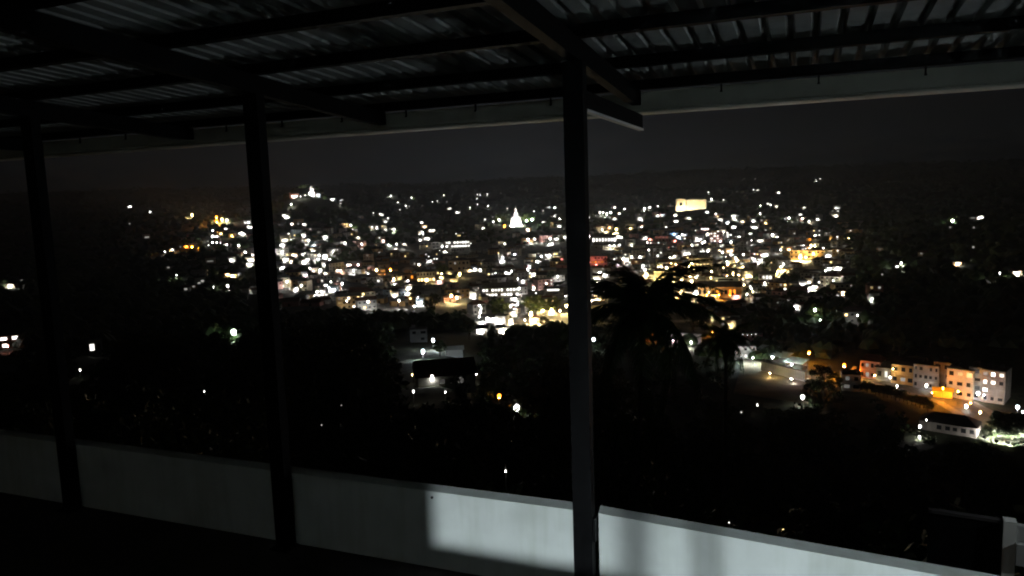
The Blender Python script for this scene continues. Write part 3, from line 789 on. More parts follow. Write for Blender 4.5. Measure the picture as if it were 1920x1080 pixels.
building(1340, 1382, 521, 537, 5, 'pale blue block with a bright white sign band', nx=1, ny=2, lit=[], depth=10)
t = building(1349, 1375, 526, 535, SHADEW, 'white lit signboard on the pale blue block', nx=9, ny=1, lit='all', litL=1.6, depth=0.6)
building(1424, 1452, 515, 527, SHADEW, 'white canopy building lit from below at the town edge', roof='hip', roofm=1, nx=5, ny=1, lit=[(1, 0), (2, 0), (3, 0)], litL=3, depth=10)
building(1486, 1548, 471, 486, 4, 'ochre terrace lit orange at the far town edge', nx=9, ny=2, depth=11, lit=[(2, 0), (3, 0)], litc='Y', litL=4)
lamp_at(1501, 479, 12, 'Y', 50, 'glaring yellow lamp before the far ochre terrace', 5)
building(1405, 1428, 535, 552, 2, 'dim grey block with a few lights below the town', nx=4, ny=3, lit=[(0, 2), (3, 0)], litL=3, depth=9)
# vaulted dark hall
p, r = hit(1215, 603, 0, 300)
t = thing('market_hall', 'broad dark vaulted hall roof behind the palm crown', 'building', tuple(p), face_cam(p))
m = pxm(r)
b = MB()
n, w, hh, dd = 16, 190 * m, 26 * m, 40
for i in range(n + 1):
    a = math.pi * i / n
    for y in (0, dd): b.v.append((-w / 2 * math.cos(a), y, hh * math.sin(a) - 1))
for i in range(n): b.f.append((2 * i, 2 * i + 1, 2 * i + 3, 2 * i + 2))
b.f.append(tuple(range(0, 2 * n + 2, 2))); b.f.append(tuple(range(1, 2 * n + 2, 2))[::-1])
b.obj('vault', mat('hall_grey', (0.13, 0.13, 0.13), 0.7, 0.2, 0.1), t)
MB().box((-w / 2, -0.6, -2), (w / 2, -0.01, 1.2)).obj('plinth', WALLS[2], t)

# ---- sports ground and the buildings around it
def flat_patch(name, pts, m, lift, grid=1):
    P = [hit(x, y, 0, 60)[0] for x, y in pts]
    z = sum(q[2] for q in P) / len(P)
    b = MB().poly([(q[0], q[1], q[2] + lift) for q in P])
    return structure(b.obj(name, m))
def sheet(name, A, Bp, m, lift, n=14):
    """ground sheet following the terrain between two pixel edges"""
    b = MB()
    for i in range(n + 1):
        t = i / n
        a = np.array(A[0]) * (1 - t) + np.array(A[1]) * t
        c = np.array(Bp[0]) * (1 - t) + np.array(Bp[1]) * t
        for k in range(5):
            q = a * (1 - k / 4) + c * k / 4
            h_, _ = hit(q[0], q[1], 0, 60)
            b.v.append((h_[0], h_[1], float(H(h_[0], h_[1])) + lift))
    for i in range(n):
        for k in range(4):
            o = i * 5 + k
            b.f.append((o, o + 1, o + 6, o + 5))
    return structure(b.obj(name, m))
sheet('sports_ground', ((1395, 672), (1520, 706)), ((1375, 738), (1530, 762)), PITCHM, 0.35)
building(1248, 1312, 626, 644, 0, 'long pale boundary wall lit white behind the palm', roof='flat', roofm=1, nx=0, ny=0, depth=3, rot=-0.2)
lamp_at(1296, 641, 5, 'W', 260, 'white lamp half hidden by the palm fronds', 4)
lamp_at(1262, 638, 4, 'W', 260, 'white lamp before the long pale boundary wall', 4)
building(1380, 1416, 650, 674, SHADEW, 'bright white two-storey clubhouse by the sports ground', nx=5, ny=2, depth=8, lit=[(1, 0), (2, 0)], litL=1.2, rot=0.25, frame=True)
building(1389, 1425, 628, 645, 3, 'pinkish block with a row of lamps on its parapet', nx=4, ny=2, depth=9, rot=-0.1)
for q, x in enumerate((1393, 1401, 1409, 1417)):
    lamp_at(x, 627, 3.4, 'W', 3, 'small lamp in the row along the pinkish parapet', 9, group='lamps along the pinkish parapet')
for q, (x0, y0) in enumerate(((1420, 652), (1446, 664), (1474, 676))):
    p, r = hit(x0 + 14, y0 + 16, 0, 60)
    t = thing('spectator_stand', ['greenish stand roof nearest the white clubhouse', 'middle greenish stand roof above the sports ground', 'stand roof nearest the orange corner lamp'][q], 'stand', tuple(p), face_cam(p) - 0.55, 'stands beside the sports ground')
    for sx in (-4.2, 4.2):
        for sy in (0, 4.6): MB().box((sx - 0.12, sy - 0.12, -1), (sx + 0.12, sy + 0.12, 3.0 + 0.25 * sy)).obj('post', POLE, t)
    b = MB(); b.v += [(-4.8, -1, 2.95), (4.8, -1, 2.95), (4.8, 5.4, 4.5), (-4.8, 5.4, 4.5), (-4.8, -1, 3.1), (4.8, -1, 3.1), (4.8, 5.4, 4.65), (-4.8, 5.4, 4.65)]
    b.f += [(0, 3, 2, 1), (4, 5, 6, 7), (0, 1, 5, 4), (1, 2, 6, 5), (2, 3, 7, 6), (3, 0, 4, 7)]
    b.obj('roof', mat('stand_green', (0.5, 0.6, 0.55), 0.7, 0.15, 0.8), t)
    for st in range(4): MB().box((-4.1, 0.4 + st, -0.5), (4.1, 1.399 + st, 0.4 + 0.4 * st)).obj('step', PAVE, t)
building(1430, 1503, 688, 706, SHADEW, 'low whitewashed wall along the edge of the sports ground', roofm=1, depth=0.6, rot=-0.75)
lamp_at(1443, 699, 4, 'Y', 130, 'yellow lamp at the corner of the whitewashed wall', 2.5)
lamp_at(1484, 709, 3.5, 'W', 130, 'small lamp at the far end of the whitewashed wall', 2.5)
lamp_at(1390, 668, 4.5, 'C', 200, 'cool lamp before the white clubhouse', 4)
lamp_at(1412, 670, 4, 'C', 200, 'second cool lamp before the white clubhouse', 4)
lamp_at(1449, 669, 3.5, 'G', 900, 'greenish lamp between the stand roofs', 5.5)
lamp_at(1484, 683, 3.5, 'W', 800, 'small lamp beneath the farther stand roof', 5)
lamp_at(1225, 632, 9, 'O', 22, 'orange lamp glowing through the palm crown', 4)
building(1208, 1242, 626, 642, 4, 'small ochre hut glowing behind the palm crown', roof='gable', depth=6, nx=2, ny=1)
lamp_at(1336, 622, 6, 'O', 60, 'orange lamp beside the second palm', 4)
lamp_at(1113, 636, 11, 'C', 16, 'cool white lamp just beside the thick post', 6)
lamp_at(1505, 744, 12, 'W', 14, 'white yard lamp under the sports ground', 4)
lamp_at(1420, 758, 5, 'W', 2, 'faint lamp in the dark below the sports ground', 4)
lamp_at(1390, 773, 5, 'W', 1, 'dim lamp among leaves below the sports ground', 4)

# ---- shop street
STREET = [(1600, 700), (1650, 716), (1700, 730), (1750, 742), (1790, 755), (1825, 775), (1850, 800), (1865, 815)]
def road(name, pts, halfw, m, lift):
    P = [np.array(hit(x, y, 0, 60)[0]) for x, y in pts]
    P2 = []
    for i in range(len(P) - 1):
        for k in range(6): P2.append(P[i] * (1 - k / 6) + P[i + 1] * k / 6)
    P2.append(P[-1])
    b = MB()
    for i, q in enumerate(P2):
        d = P2[min(i + 1, len(P2) - 1)] - P2[max(i - 1, 0)]
        n = np.array([-d[1], d[0], 0]); n /= np.linalg.norm(n)
        for s_ in (-halfw, 0, halfw):
            e = q + n * s_
            b.v.append((e[0], e[1], float(H(q[0], q[1])) + lift))
    for i in range(len(P2) - 1):
        for k in range(2):
            o = i * 3 + k
            b.f.append((o, o + 3, o + 4, o + 1))
    structure(b.obj(name, m)); return P2
RP = road('pavement', STREET, 7.5, PAVE, 0.42)
road('road', STREET, 4.2, ASPHALT, 0.47)
building(1582, 1611, 705, 733, 0, 'white house with four dark square windows at the street corner', nx=2, ny=2, depth=8, rot=0.1, frame=True)
building(1598, 1629, 696, 709, 4, 'yellow-lit wall beside the white street-corner house', depth=1.0, rot=-0.3)
lamp_at(1606, 694, 5, 'O', 50, 'small orange lamp over the yellow-lit wall', 4)
building(1615, 1646, 680, 712, 3, 'pink two-storey house on the shop street', roof='hip', roofm=0, nx=4, ny=2, depth=9, rot=-0.25, frame=True)
building(1646, 1675, 692, 716, 2, 'low grey shop with a sagging roof on the street', roof='gable', roofm=1, nx=3, ny=1, depth=9, rot=-0.25, lit=[(1, 0)], litL=1.0)
building(1675, 1709, 688, 722, 4, 'ochre shop with a pale upper wall on the street', roof='gable', roofm=2, nx=3, ny=2, depth=10, rot=-0.25)
building(1717, 1753, 690, 730, 2, 'grey concrete frame building of open bays on the street', nx=5, ny=3, depth=9, rot=-0.25, frame=True)
building(1753, 1779, 686, 732, mat('wall_dull', (0.30, 0.27, 0.25), 0.85, 0.3, 0.5), 'tall pale block beside the concrete frame building', nx=2, ny=3, depth=10, rot=-0.25, frame=True)
building(1780, 1817, 700, 748, 1, 'three-storey cream building lit orange on the street', nx=3, ny=3, depth=10, rot=-0.25, lit=[(1, 2), (2, 2)], litL=1.5, litc='Y', frame=True)
building(1818, 1837, 697, 750, 2, 'narrow grey stair tower beside the orange-lit building', nx=1, ny=4, depth=8, rot=-0.25)
building(1845, 1876, 704, 756, mat('wall_dull', (0.30, 0.27, 0.25), 0.85, 0.3, 0.5), 'pale four-storey corner block with bright windows', nx=3, ny=4, depth=10, rot=-0.2, lit=[(1, 3), (2, 3), (0, 2), (1, 2), (0, 1)], litL=3, frame=True)
t = building(1754, 1781, 735, 748, mat('yellow_canvas', (0.75, 0.5, 0.06), 0.7), 'bright yellow canvas stall at the bend of the street', roof='gable', roofm=mat('yellow_canvas', (0.75, 0.5, 0.06), 0.7), depth=4)
building(1735, 1816, 797, 813, mat('wall_dull', (0.30, 0.27, 0.25), 0.85, 0.3, 0.5), 'long pale bungalow under a dark roof below the street', roof='hip', roofm=2, nx=7, ny=1, depth=9, rot=-0.15)
SL = [(1517, 660, 9, 'O', 30, 'orange street lamp at the sports ground corner', 6), (1583, 684, 12, 'O', 34, 'big orange street lamp above the street-corner house', 6),
 (1675, 691, 3.5, 'Y', 45, 'small lamp on the gable of the ochre shop', 7), (1669, 707, 5, 'W', 8, 'white shop lamp under the low grey shop roof', 3), (1682, 723, 5, 'W', 8, 'white lamp before the ochre shop', 2.5),
 (1737, 722, 8, 'W', 16, 'white lamp at the foot of the concrete frame building', 3), (1768, 727, 7, 'O', 55, 'orange lamp above the yellow canvas stall', 6), (1748, 735, 5, 'O', 45, 'orange lamp left of the yellow canvas stall'.replace('left of', 'just before'), 5),
 (1797, 733, 5, 'O', 60, 'orange street lamp before the orange-lit cream building', 6), (1834, 737, 9, 'C', 9, 'cool white lamp on the narrow stair tower', 4), (1812, 761, 9, 'W', 14, 'white headlamp-like light in the middle of the street', 2.5),
 (1838, 772, 7, 'Y', 16, 'yellowish lamp at the lower street bend', 4), (1820, 755, 4, 'O', 60, 'orange street lamp over the lower bend', 7), (1845, 740, 4, 'W', 20, 'small lamp at the foot of the pale corner block', 3),
 (1908, 763, 10, 'C', 16, 'cool white lamp beyond the pale corner block', 4), (1918, 772, 6, 'C', 14, 'small cool lamp at the very edge of the street scene', 4), (1737, 787, 3.5, 'W', 8, 'small lamp above the bungalow roof', 5),
 (1725, 799, 8, 'W', 12, 'white lamp at the gable end of the bungalow', 4), (1724, 819, 7, 'W', 18, 'white lamp on the ground below the bungalow gable', 1.2), (1768, 776, 3, 'W', 2, 'faint lamp in the dark beside the street', 3),
 (1640, 703, 4, 'Y', 30, 'yellow doorway lamp of the pink house', 3)]
for (x, y, s_, c, L, lb, off) in SL: lamp_at(x, y, s_, c, L * (4.0 if c == 'O' else 1.1), lb, off)

# ---- the house below the terrace and lights nearer by
building(785, 892, 704, 727, 0, 'white-walled bungalow under a broad dark roof among the trees', roof='gable', roofm=0, nx=6, ny=1, depth=9, rot=0.1, frame=True)
building(770, 801, 618, 642, 2, 'pale outbuilding with barred windows lit by a yard lamp', nx=2, ny=2, depth=5, roofm=1)
lamp_at(812, 637, 13, 'C', 90, 'brighter upper yard lamp behind the bungalow', 4)
lamp_at(793, 658, 16, 'C', 70, 'large lower yard lamp behind the bungalow', 3)
lamp_at(810, 706, 12, 'W', 30, 'porch lamp glowing on the bungalow', 2)
lamp_at(773, 702, 5, 'Y', 6, 'small warm lamp by the bungalow gable', 2)
lamp_at(775, 733, 6, 'W', 5, 'little lamp in the garden below the bungalow', 2)
building(836, 868, 656, 670, SHADEW, 'white sheet-covered shed on the bungalow yard', roof='gable', roofm=SHADEW, depth=4)
lamp_at(893, 700, 6, 'W', 7, 'white lamp at the far corner of the bungalow', 2.5)
lamp_at(936, 742, 13, 'O', 16, 'amber lamp with a red glow in the trees', 3)
lamp_at(835, 734, 5, 'W', 2.5, 'dim garden lamp below the bungalow wall', 1.5)
lamp_at(438, 622, 17, 'G', 20, 'large lone lamp beside a lit bush in the dark trees', 5)
t = building(171, 191, 640, 668, 2, 'dark house with two tall lit windows', nx=2, ny=1, lit=[(0, 0)], litL=5, depth=7)
t = building(-10, 30, 634, 655, 3, 'pink house with a glaring lit front at the picture edge', nx=3, ny=2, lit=[(0, 1), (1, 1), (2, 1), (1, 0)], litL=6, depth=8)
lamp_at(14, 648, 6, 'R', 14, 'pinkish lamp before the glaring pink house', 3)
building(-12, 22, 688, 700, 2, 'faint grey roof below the glaring pink house', roof='gable', roofm=1, depth=8)
for (x, y, s_, L, lb) in [(150, 693, 5, 3, 'small lamp behind leaves below the two tall windows'), (383, 733, 4, 2, 'small lamp on top of the sparkling bush'), (948, 882, 5, 3, 'tiny lamp just above the parapet between the posts'),
    (1367, 980, 4, 4, 'tiny lamp just above the slanted parapet'), (603, 797, 3, 1, 'faint lamp in the black trees past the slim post'), (640, 760, 3, 0.6, 'very faint lamp in the trees above the parapet')]:
    lamp_at(x, y, s_, 'W', L, lb, 3, 15)

# ---- corner of the neighbouring roof below
p = at_range(1890, 1068, 7.0)
t = thing('neighbour_balcony', 'pale pillar and ledge of the neighbouring roof just below', 'balcony', tuple(p), face_cam(p) + 0.12)
MB().box((-0.045, 0, -0.6), (0.045, 0.1, 0.41)).obj('pillar', WALLS[0], t)
MB().box((0.046, -0.03, 0.06), (1.6, 0.13, 0.24)).obj('ledge', WALLS[2], t)
MB().box((0.046, 0.02, 0.245), (1.6, 0.08, 0.38)).obj('rail', WALLS[2], t)
MB().box((-0.58, 0.04, 0.37), (-0.046, 0.10, 0.395)).obj('coping', ROOFS[2], t)
MB().box((-0.58, 0.05, -0.6), (-0.046, 0.09, 0.3695)).obj('wall', mat('black_wall', (0.008, 0.008, 0.008), 1.0, 0.3, 4, spec=0.0), t)  # wall given a near-black matte base colour
LA = np.array(LAMPS3)

# ================================================================== trees
def leaf_crown(seed, n_clump, per, leaf, rx=0.36, z0=0.34, z1=1.0):
    g = np.random.default_rng(seed)
    V, F = [], []
    for c in range(n_clump):
        a, e = g.uniform(0, 2 * math.pi), g.uniform(0.0, 1.0)
        zz = z0 + (z1 - z0 - 0.06) * e ** 0.85
        prof = math.sin(math.pi * min(1, max(0.06, (zz - z0) / (z1 - z0) * 0.86 + 0.1))) ** 0.6
        rad = rx * prof * math.sqrt(g.uniform(0.1, 1.0)) * g.uniform(0.75, 1.12)
        cc = np.array([rad * math.cos(a), rad * math.sin(a), zz])
        cs = g.uniform(0.055, 0.11)
        P = g.normal(0, 1, (per, 3)); P /= np.linalg.norm(P, axis=1)[:, None]
        P = cc + P * (cs * g.uniform(0.35, 1.0, (per, 1))) * np.array([1, 1, 0.75])
        for q in P:
            d = g.normal(0, 1, 3); d /= np.linalg.norm(d)
            e2 = np.cross(d, g.normal(0, 1, 3)); e2 /= np.linalg.norm(e2)
            s_ = leaf * g.uniform(0.6, 1.3)
            n = len(V)
            V += [tuple(q - d * s_), tuple(q + e2 * s_ * 0.45), tuple(q + d * s_), tuple(q - e2 * s_ * 0.45)]
            F.append((n, n + 1, n + 2, n + 3))
    me = bpy.data.meshes.new('crown')
    me.from_pydata(V, [], F)
    me.materials.append(LEAF[seed % 3])
    me.update()
    return me
def trunk_mesh(seed):
    g = random.Random(seed)
    b = MB()
    lean = (g.uniform(-0.03, 0.03), g.uniform(-0.03, 0.03))
    b.tube([(0, 0, -0.08), (lean[0] * 0.5, lean[1] * 0.5, 0.25), (lean[0], lean[1], 0.5), (lean[0] * 1.5, lean[1] * 1.5, 0.8)], [0.026, 0.02, 0.015, 0.004], 7)
    for k in range(7):
        a = k * 2.4 + g.uniform(-0.3, 0.3)
        z = 0.32 + 0.06 * k
        l = g.uniform(0.14, 0.26)
        b.tube([(lean[0] * z * 2, lean[1] * z * 2, z), (math.cos(a) * l * 0.6, math.sin(a) * l * 0.6, z + 0.09), (math.cos(a) * l, math.sin(a) * l, z + 0.17)], [0.011, 0.007, 0.002], 5)
    return b.mesh('trunk', BARK)
CROWN_N = [leaf_crown(i, 52, 64, 0.021) for i in range(6)]
PALE = [leaf_crown(50, 40, 50, 0.03), leaf_crown(53, 40, 50, 0.03)]
for q_ in PALE: q_.materials[0] = mat('pale_leaf', (0.22, 0.26, 0.17), 0.6, 0.3, 2.0)
GLOWC = [leaf_crown(70, 44, 44, 0.045, 0.44), leaf_crown(74, 44, 44, 0.045, 0.44)]
for q_ in GLOWC: q_.materials[0] = mat('lamp_glow_leaf', (0.10, 0.12, 0.035), 0.6, 0.3, 2.0)  # leaf colour raised to paint lamp glow into these crowns
CROWN_F = [leaf_crown(20 + i, 26, 30, 0.045, 0.42) for i in range(5)]
TRUNK = [trunk_mesh(i) for i in range(4)]
def tree(p, h, label, group, near, seed, name='tree', spread=1.0, cat='tree'):
    g = random.Random(seed)
    t = thing(name, label, cat, tuple(p), g.uniform(0, 6.28), group)
    link('trunk', TRUNK[seed % 4], t, (0, 0, 0), 0, h)
    link('crown', (CROWN_N if near else CROWN_F)[seed % (6 if near else 5)], t, (0, 0, 0), 0, (h * spread, h * spread, h))
    return t
# skyline of the black trees in front of the town, as the photograph shows it
CONT = [(-200, 420), (0, 425), (90, 405), (250, 400), (318, 450), (340, 545), (400, 556), (470, 560), (560, 592), (600, 560), (640, 552), (690, 572), (720, 572), (780, 590), (860, 588), (892, 606), (905, 622),
        (960, 606), (1005, 603), (1060, 596), (1100, 655), (1180, 690), (1300, 705), (1345, 745), (1420, 775), (1490, 762), (1520, 700), (1545, 684), (1570, 705), (1582, 742), (1612, 745), (1650, 757), (1690, 772), (1722, 790), (1732, 817), (1815, 822), (1840, 833), (1920, 836), (2100, 836)]
CX, CY = np.array([c[0] for c in CONT]), np.array([c[1] for c in CONT])
placed = []
def tzone(px, r):
    a = 'near the terrace' if r < 45 else ('down the slope' if r < 130 else 'at the foot of the slope')
    b_ = next(n_ for lim, n_ in ((165, 'outside the end post'), (500, 'between the slim posts'), (740, 'past the slim post'), (980, 'around the bungalow'), (1100, 'before the thick post'), (1300, 'around the tall palm'), (1440, 'around the second palm'), (1600, 'before the sports ground'), (9999, 'before the shop street')) if px < lim)
    return a, b_
n_t, tries = 0, 0
HOUSE_BOX = (745, 985, 612, 775)
while n_t < 210 and tries < 14000:
    tries += 1
    px = random.uniform(-120, 2040)
    r = math.exp(random.uniform(math.log(17), math.log(290)))
    yc = float(np.interp(px, CX, CY)) + abs(random.gauss(0, 14)) * (1 if n_t % 2 else 4)
    d = ray(px, 540); hd = math.hypot(d[0], d[1])
    x, y = d[0] / hd * r, d[1] / hd * r
    gz = float(H(x, y))
    dd = ray(px, yc)
    ztop = CAM[2] + dd[2] / math.hypot(dd[0], dd[1]) * r
    h = min(random.uniform(9, 22 if px < 330 else 17), ztop - gz)
    if h < 4.5: continue
    if any((x - q[0]) ** 2 + (y - q[1]) ** 2 < (0.24 * (h + q[2])) ** 2 for q in placed): continue
    X, Yt, Z = proj((x, y, gz + h)); _, Yb, _ = proj((x, y, gz + 0.3 * h))
    hw_ = 0.36 * h / pxm(r)
    if hides(X - hw_, X + hw_, Yt, Yb + 10, r, 3): continue
    if X + hw_ > HOUSE_BOX[0] and X - hw_ < HOUSE_BOX[1] and Yt < HOUSE_BOX[3] and Yb > HOUSE_BOX[2] - 5 and r < 140: continue
    if Yt < max(float(np.interp(X + q * hw_, CX, CY)) for q in (-0.85, -0.4, 0, 0.4, 0.85)) - 8: continue
    if 1230 < X + hw_ and X - hw_ < 1520 and Yt < (742 if r > 45 else 715): continue
    a, b_ = tzone(X, r)
    hwrd = 'tall' if h > 13 else ('middling' if h > 8 else 'low')
    tree((x, y, gz), h, f'{hwrd} black tree {a} {b_}', f'{hwrd} black trees {a} {b_}', True, n_t)
    placed.append((x, y, h)); n_t += 1
# the dark tree that stands before the street corner
p, r = hit(1545, 762, 0, 60)
tree(p, 76 * pxm(r), 'dense black tree hiding the road before the street-corner house', None, True, 3, spread=1.15)
# trees lit by lamps standing in or under them
def lit_tree(px, ytop, ybase, label, seed, lamps=(), near=False, spread=1.0, rmin=60):
    p, r = hit(px, ybase, 0, rmin)
    o = tree(p, (ybase - ytop) * pxm(r), label, None, near, seed, spread=spread)
    if not near and len(lamps): o.children[1].data = GLOWC[seed % 2]
    for i, (x, y, s_, c, L, lb, back) in enumerate(lamps):
        q = at_range(x, y, r - back)
        street_lamp(q, r, s_ * pxm(r) * (0.7 if L > 20 else 1.0), c, L * (3.0 if L > 20 else 1.5), lb, None, 2, boost=1.0, shown=1300.0)
lit_tree(993, 399, 425, 'pale green floodlit tree beside the stupa', 2, [(988, 414, 2.4, 'G', 420, 'floodlight under the pale tree beside the stupa', 12), (998, 412, 2.4, 'G', 420, 'second floodlight under the pale tree beside the stupa', 12)], spread=1.25)
lit_tree(934, 401, 422, 'small lit tree on the other side of the stupa', 1, [(936, 412, 2, 'W', 260, 'small lamp under the tree across from the stupa', 10)])
lit_tree(950, 399, 424, 'dim tree between the small lit tree and the stupa', 4)
lamp_at(946, 423, 6, 'O', 20, 'orange lamp at the foot of the stupa trees', 4)
lit_tree(934, 557, 602, 'round green street tree lit white from below', 1, [(921, 592, 4, 'W', 190, 'lamp below one side of the round street tree', 7), (945, 595, 4, 'W', 190, 'lamp below the other side of the round street tree', 7)], spread=1.1)
lit_tree(1003, 552, 600, 'olive street tree glowing yellow over the street lamps', 2, [(996, 586, 4, 'Y', 190, 'yellow lamp inside the glowing street tree', 6), (1018, 582, 4, 'Y', 190, 'yellow lamp beside the glowing street tree', 6)], spread=1.15)
lit_tree(1036, 556, 592, 'second olive tree glowing yellow near the thick post', 5, [(1034, 580, 4, 'Y', 160, 'yellow lamp under the second glowing tree', 6)], spread=1.1)
lit_tree(830, 495, 520, 'green tree lit beside the cream gabled hall', 1, [(828, 513, 2, 'Y', 200, 'yellow lamp under the tree by the gabled hall', 6)])
lit_tree(735, 449, 466, 'leafy tree lit pale green on the dark slope', 1, [(731, 461, 2.4, 'G', 30, 'lamp under the pale green tree on the slope', 6)])
lit_tree(1788, 404, 424, 'bright green tree at the crest of the black hill', 1, [(1786, 414, 7, 'G', 40, 'glaring lamp in the tree at the hill crest', 5)])
lit_tree(1532, 570, 612, 'green tree lit from above on the black slope', 1, [(1528, 581, 8, 'G', 22, 'white lamp over the green tree on the slope', 6), (1538, 600, 3, 'G', 22, 'greenish lamp within the tree on the slope', 5)])
lit_tree(1574, 586, 612, 'tangled tree with light shining through it', 3, [(1574, 599, 5, 'G', 8, 'lamp shining through the tangled tree', -2)])
gsh = random.Random(77)
for i, (x, yt, yb) in enumerate([(1852, 806, 829), (1864, 796, 826), (1874, 783, 820), (1880, 800, 832), (1889, 788, 824), (1896, 802, 834), (1904, 786, 822), (1912, 798, 832), (1919, 788, 826), (1930, 796, 832)]):
    p, r = hit(x, yb, 0, 60)
    o = tree(p, (yb - yt) * pxm(r) * 1.15, 'pale shrub lit white in the floodlit garden by the bungalow', 'pale shrubs in the floodlit garden', True, 40 + i, name='shrub', spread=1.15, cat='shrub')
    o.children[1].data = PALE[i % 2]
for i, (x, y, tx, ty) in enumerate([(1846, 826, 1866, 805), (1868, 833, 1884, 806), (1890, 836, 1904, 806), (1908, 838, 1922, 806)]):
    p, r = hit(x, y, 0, 60); q, r2 = hit(tx, ty + 14, 0, 60)
    floodlight((p[0], p[1], p[2] + 0.8), (q[0], q[1], q[2] + 2.5), 0.9, 'W', 1900.0, 'garden floodlight among the pale shrubs below the street', 'garden floodlights')
for i in range(17):                                              # dark shrubs along the lower side of the shop street
    x = 1618 + i * 7.6
    yb = float(np.interp(x, [1610, 1650, 1700, 1745], [733, 744, 756, 772])) + gsh.uniform(-2, 4)
    p, r = hit(x, yb, 0, 60)
    tree(p, gsh.uniform(14, 23) * pxm(r), 'dark shrub in the row below the shop street', 'dark shrubs below the shop street', True, 60 + i, name='shrub', spread=1.35, cat='shrub')
lit_tree(400, 606, 640, 'round bush faintly lit by the large lone lamp', 2, near=True)
lit_tree(388, 742, 782, 'sparkling bush lit from inside in the dark', 3, [(390, 764, 4, 'W', 40, 'lamp hidden inside the sparkling bush', 0)], near=True, spread=1.2, rmin=15)
lit_tree(968, 748, 786, 'bush with white light breaking through its leaves', 5, [(968, 764, 16, 'W', 8, 'large lamp behind the bush of broken light', -1)], near=True, spread=1.1, rmin=15)
lit_tree(1325, 892, 932, 'small bush with a glint of light in it', 4, [(1326, 910, 4, 'W', 16, 'lamp hidden in the small glinting bush', 0)], near=True, rmin=15)
lit_tree(918, 690, 762, 'leafy tree beside the amber lamp', 2, near=True, spread=0.9, rmin=15)
lit_tree(868, 690, 772, 'green conifer-like tree at the bungalow corner', 1, near=True, spread=0.55, rmin=15)
lit_tree(825, 636, 668, 'green shrub lit by the yard lamps', 4, near=True, spread=1.2, rmin=15)
lit_tree(1490, 930, 1010, 'tree with leaves faintly lit beyond the slanted parapet', 1, [(1468, 992, 5, 'Y', 1.6, 'dim warm lamp under the faintly lit tree', 0.5)], near=True, spread=1.2, rmin=12)

# low undergrowth over the whole near slope
def undergrowth():
    g = np.random.default_rng(5)
    V, F = [], []
    n = 5200
    az = g.uniform(-0.68, 0.68, n); rr = np.exp(g.uniform(math.log(9), math.log(420), n))
    X, Y = rr * np.sin(az - YAW), rr * np.cos(az - YAW)
    Z = H(X, Y)
    for x, y, z, r in zip(X, Y, Z, rr):
        s_ = g.uniform(0.9, 2.2) * (1 if r < 120 else 1.5)
        px, py, _ = proj((x, y, z + s_ * 0.7)); hw_ = s_ / pxm(r)
        if hides(px - hw_, px + hw_, py - hw_, py + hw_, r, 1) or (1375 < px < 1940 and 600 < py < float(np.interp(px, CX, CY)) - 4) or (1240 < px < 1380 and 610 < py < 670): continue
        if 740 < px < 900 and 600 < py < 745: continue
        if y < 5.5: continue
        k = 34
        P = g.normal(0, 1, (k, 3)); P /= np.linalg.norm(P, axis=1)[:, None]
        P = np.array([x, y, z + s_ * 0.35]) + P * s_ * g.uniform(0.5, 1.0, (k, 1)) * np.array([1, 1, 0.7])
        D = g.normal(0, 1, (k, 3)); D /= np.linalg.norm(D, axis=1)[:, None]
        E = np.cross(D, g.normal(0, 1, (k, 3))); E /= np.linalg.norm(E, axis=1)[:, None]
        L = s_ * 0.34 * g.uniform(0.7, 1.3, (k, 1))
        Q = np.stack([P - D * L, P + E * L * 0.5, P + D * L, P - E * L * 0.5], 1).reshape(-1, 3)
        n0 = len(V)
        V.extend(Q.tolist()); F.extend((n0 + 4 * i, n0 + 4 * i + 1, n0 + 4 * i + 2, n0 + 4 * i + 3) for i in range(k))
    me = bpy.data.meshes.new('undergrowth')
    me.from_pydata(V, [], F); me.materials.append(LEAF[0]); me.update()
    o = link('undergrowth', me); o['kind'] = 'stuff'
    tag(o, 'black undergrowth covering the slope below the terrace')
undergrowth()

# ---- coconut palms: curved trunk, each frond a part
def frond_mesh(seed, L=4.4, droop=1.0):
    g = random.Random(seed)
    b = MB()
    pts = []
    n = 16
    for i in range(n + 1):
        t = i / n
        pts.append(Vector((L * (t - 0.10 * droop * t * t), 0, L * (0.28 * t - 0.62 * droop * t * t))))
    b.tube(pts, [0.06 * (1 - 0.9 * i / n) + 0.006 for i in range(n + 1)], 4)
    for i in range(2, 46):
        t = i / 46
        k = min(n - 1, int(t * n)); u_ = t * n - k
        p = pts[k].lerp(pts[k + 1], u_)
        d = (pts[k + 1] - pts[k]).normalized()
        ll = L * 0.23 * math.sin(math.pi * min(1, t * 0.8 + 0.2)) ** 0.7 * g.uniform(0.8, 1.1)
        for s_ in (-1, 1):
            tip = p + d * ll * 0.45 + Vector((0, s_ * ll * 0.62, -ll * g.uniform(0.45, 0.85)))
            mid = p.lerp(tip, 0.5) + Vector((0, s_ * ll * 0.08, ll * 0.1))
            w = 0.045
            b.poly([p - d * w, p + d * w, mid + d * w * 1.1, tip, mid - d * w * 1.1])
    return b.mesh('frond', LEAF[seed % 2])
FR = [frond_mesh(i, 4.9, dr) for i, dr in enumerate((1.35, 1.4, 1.5, 1.7))]
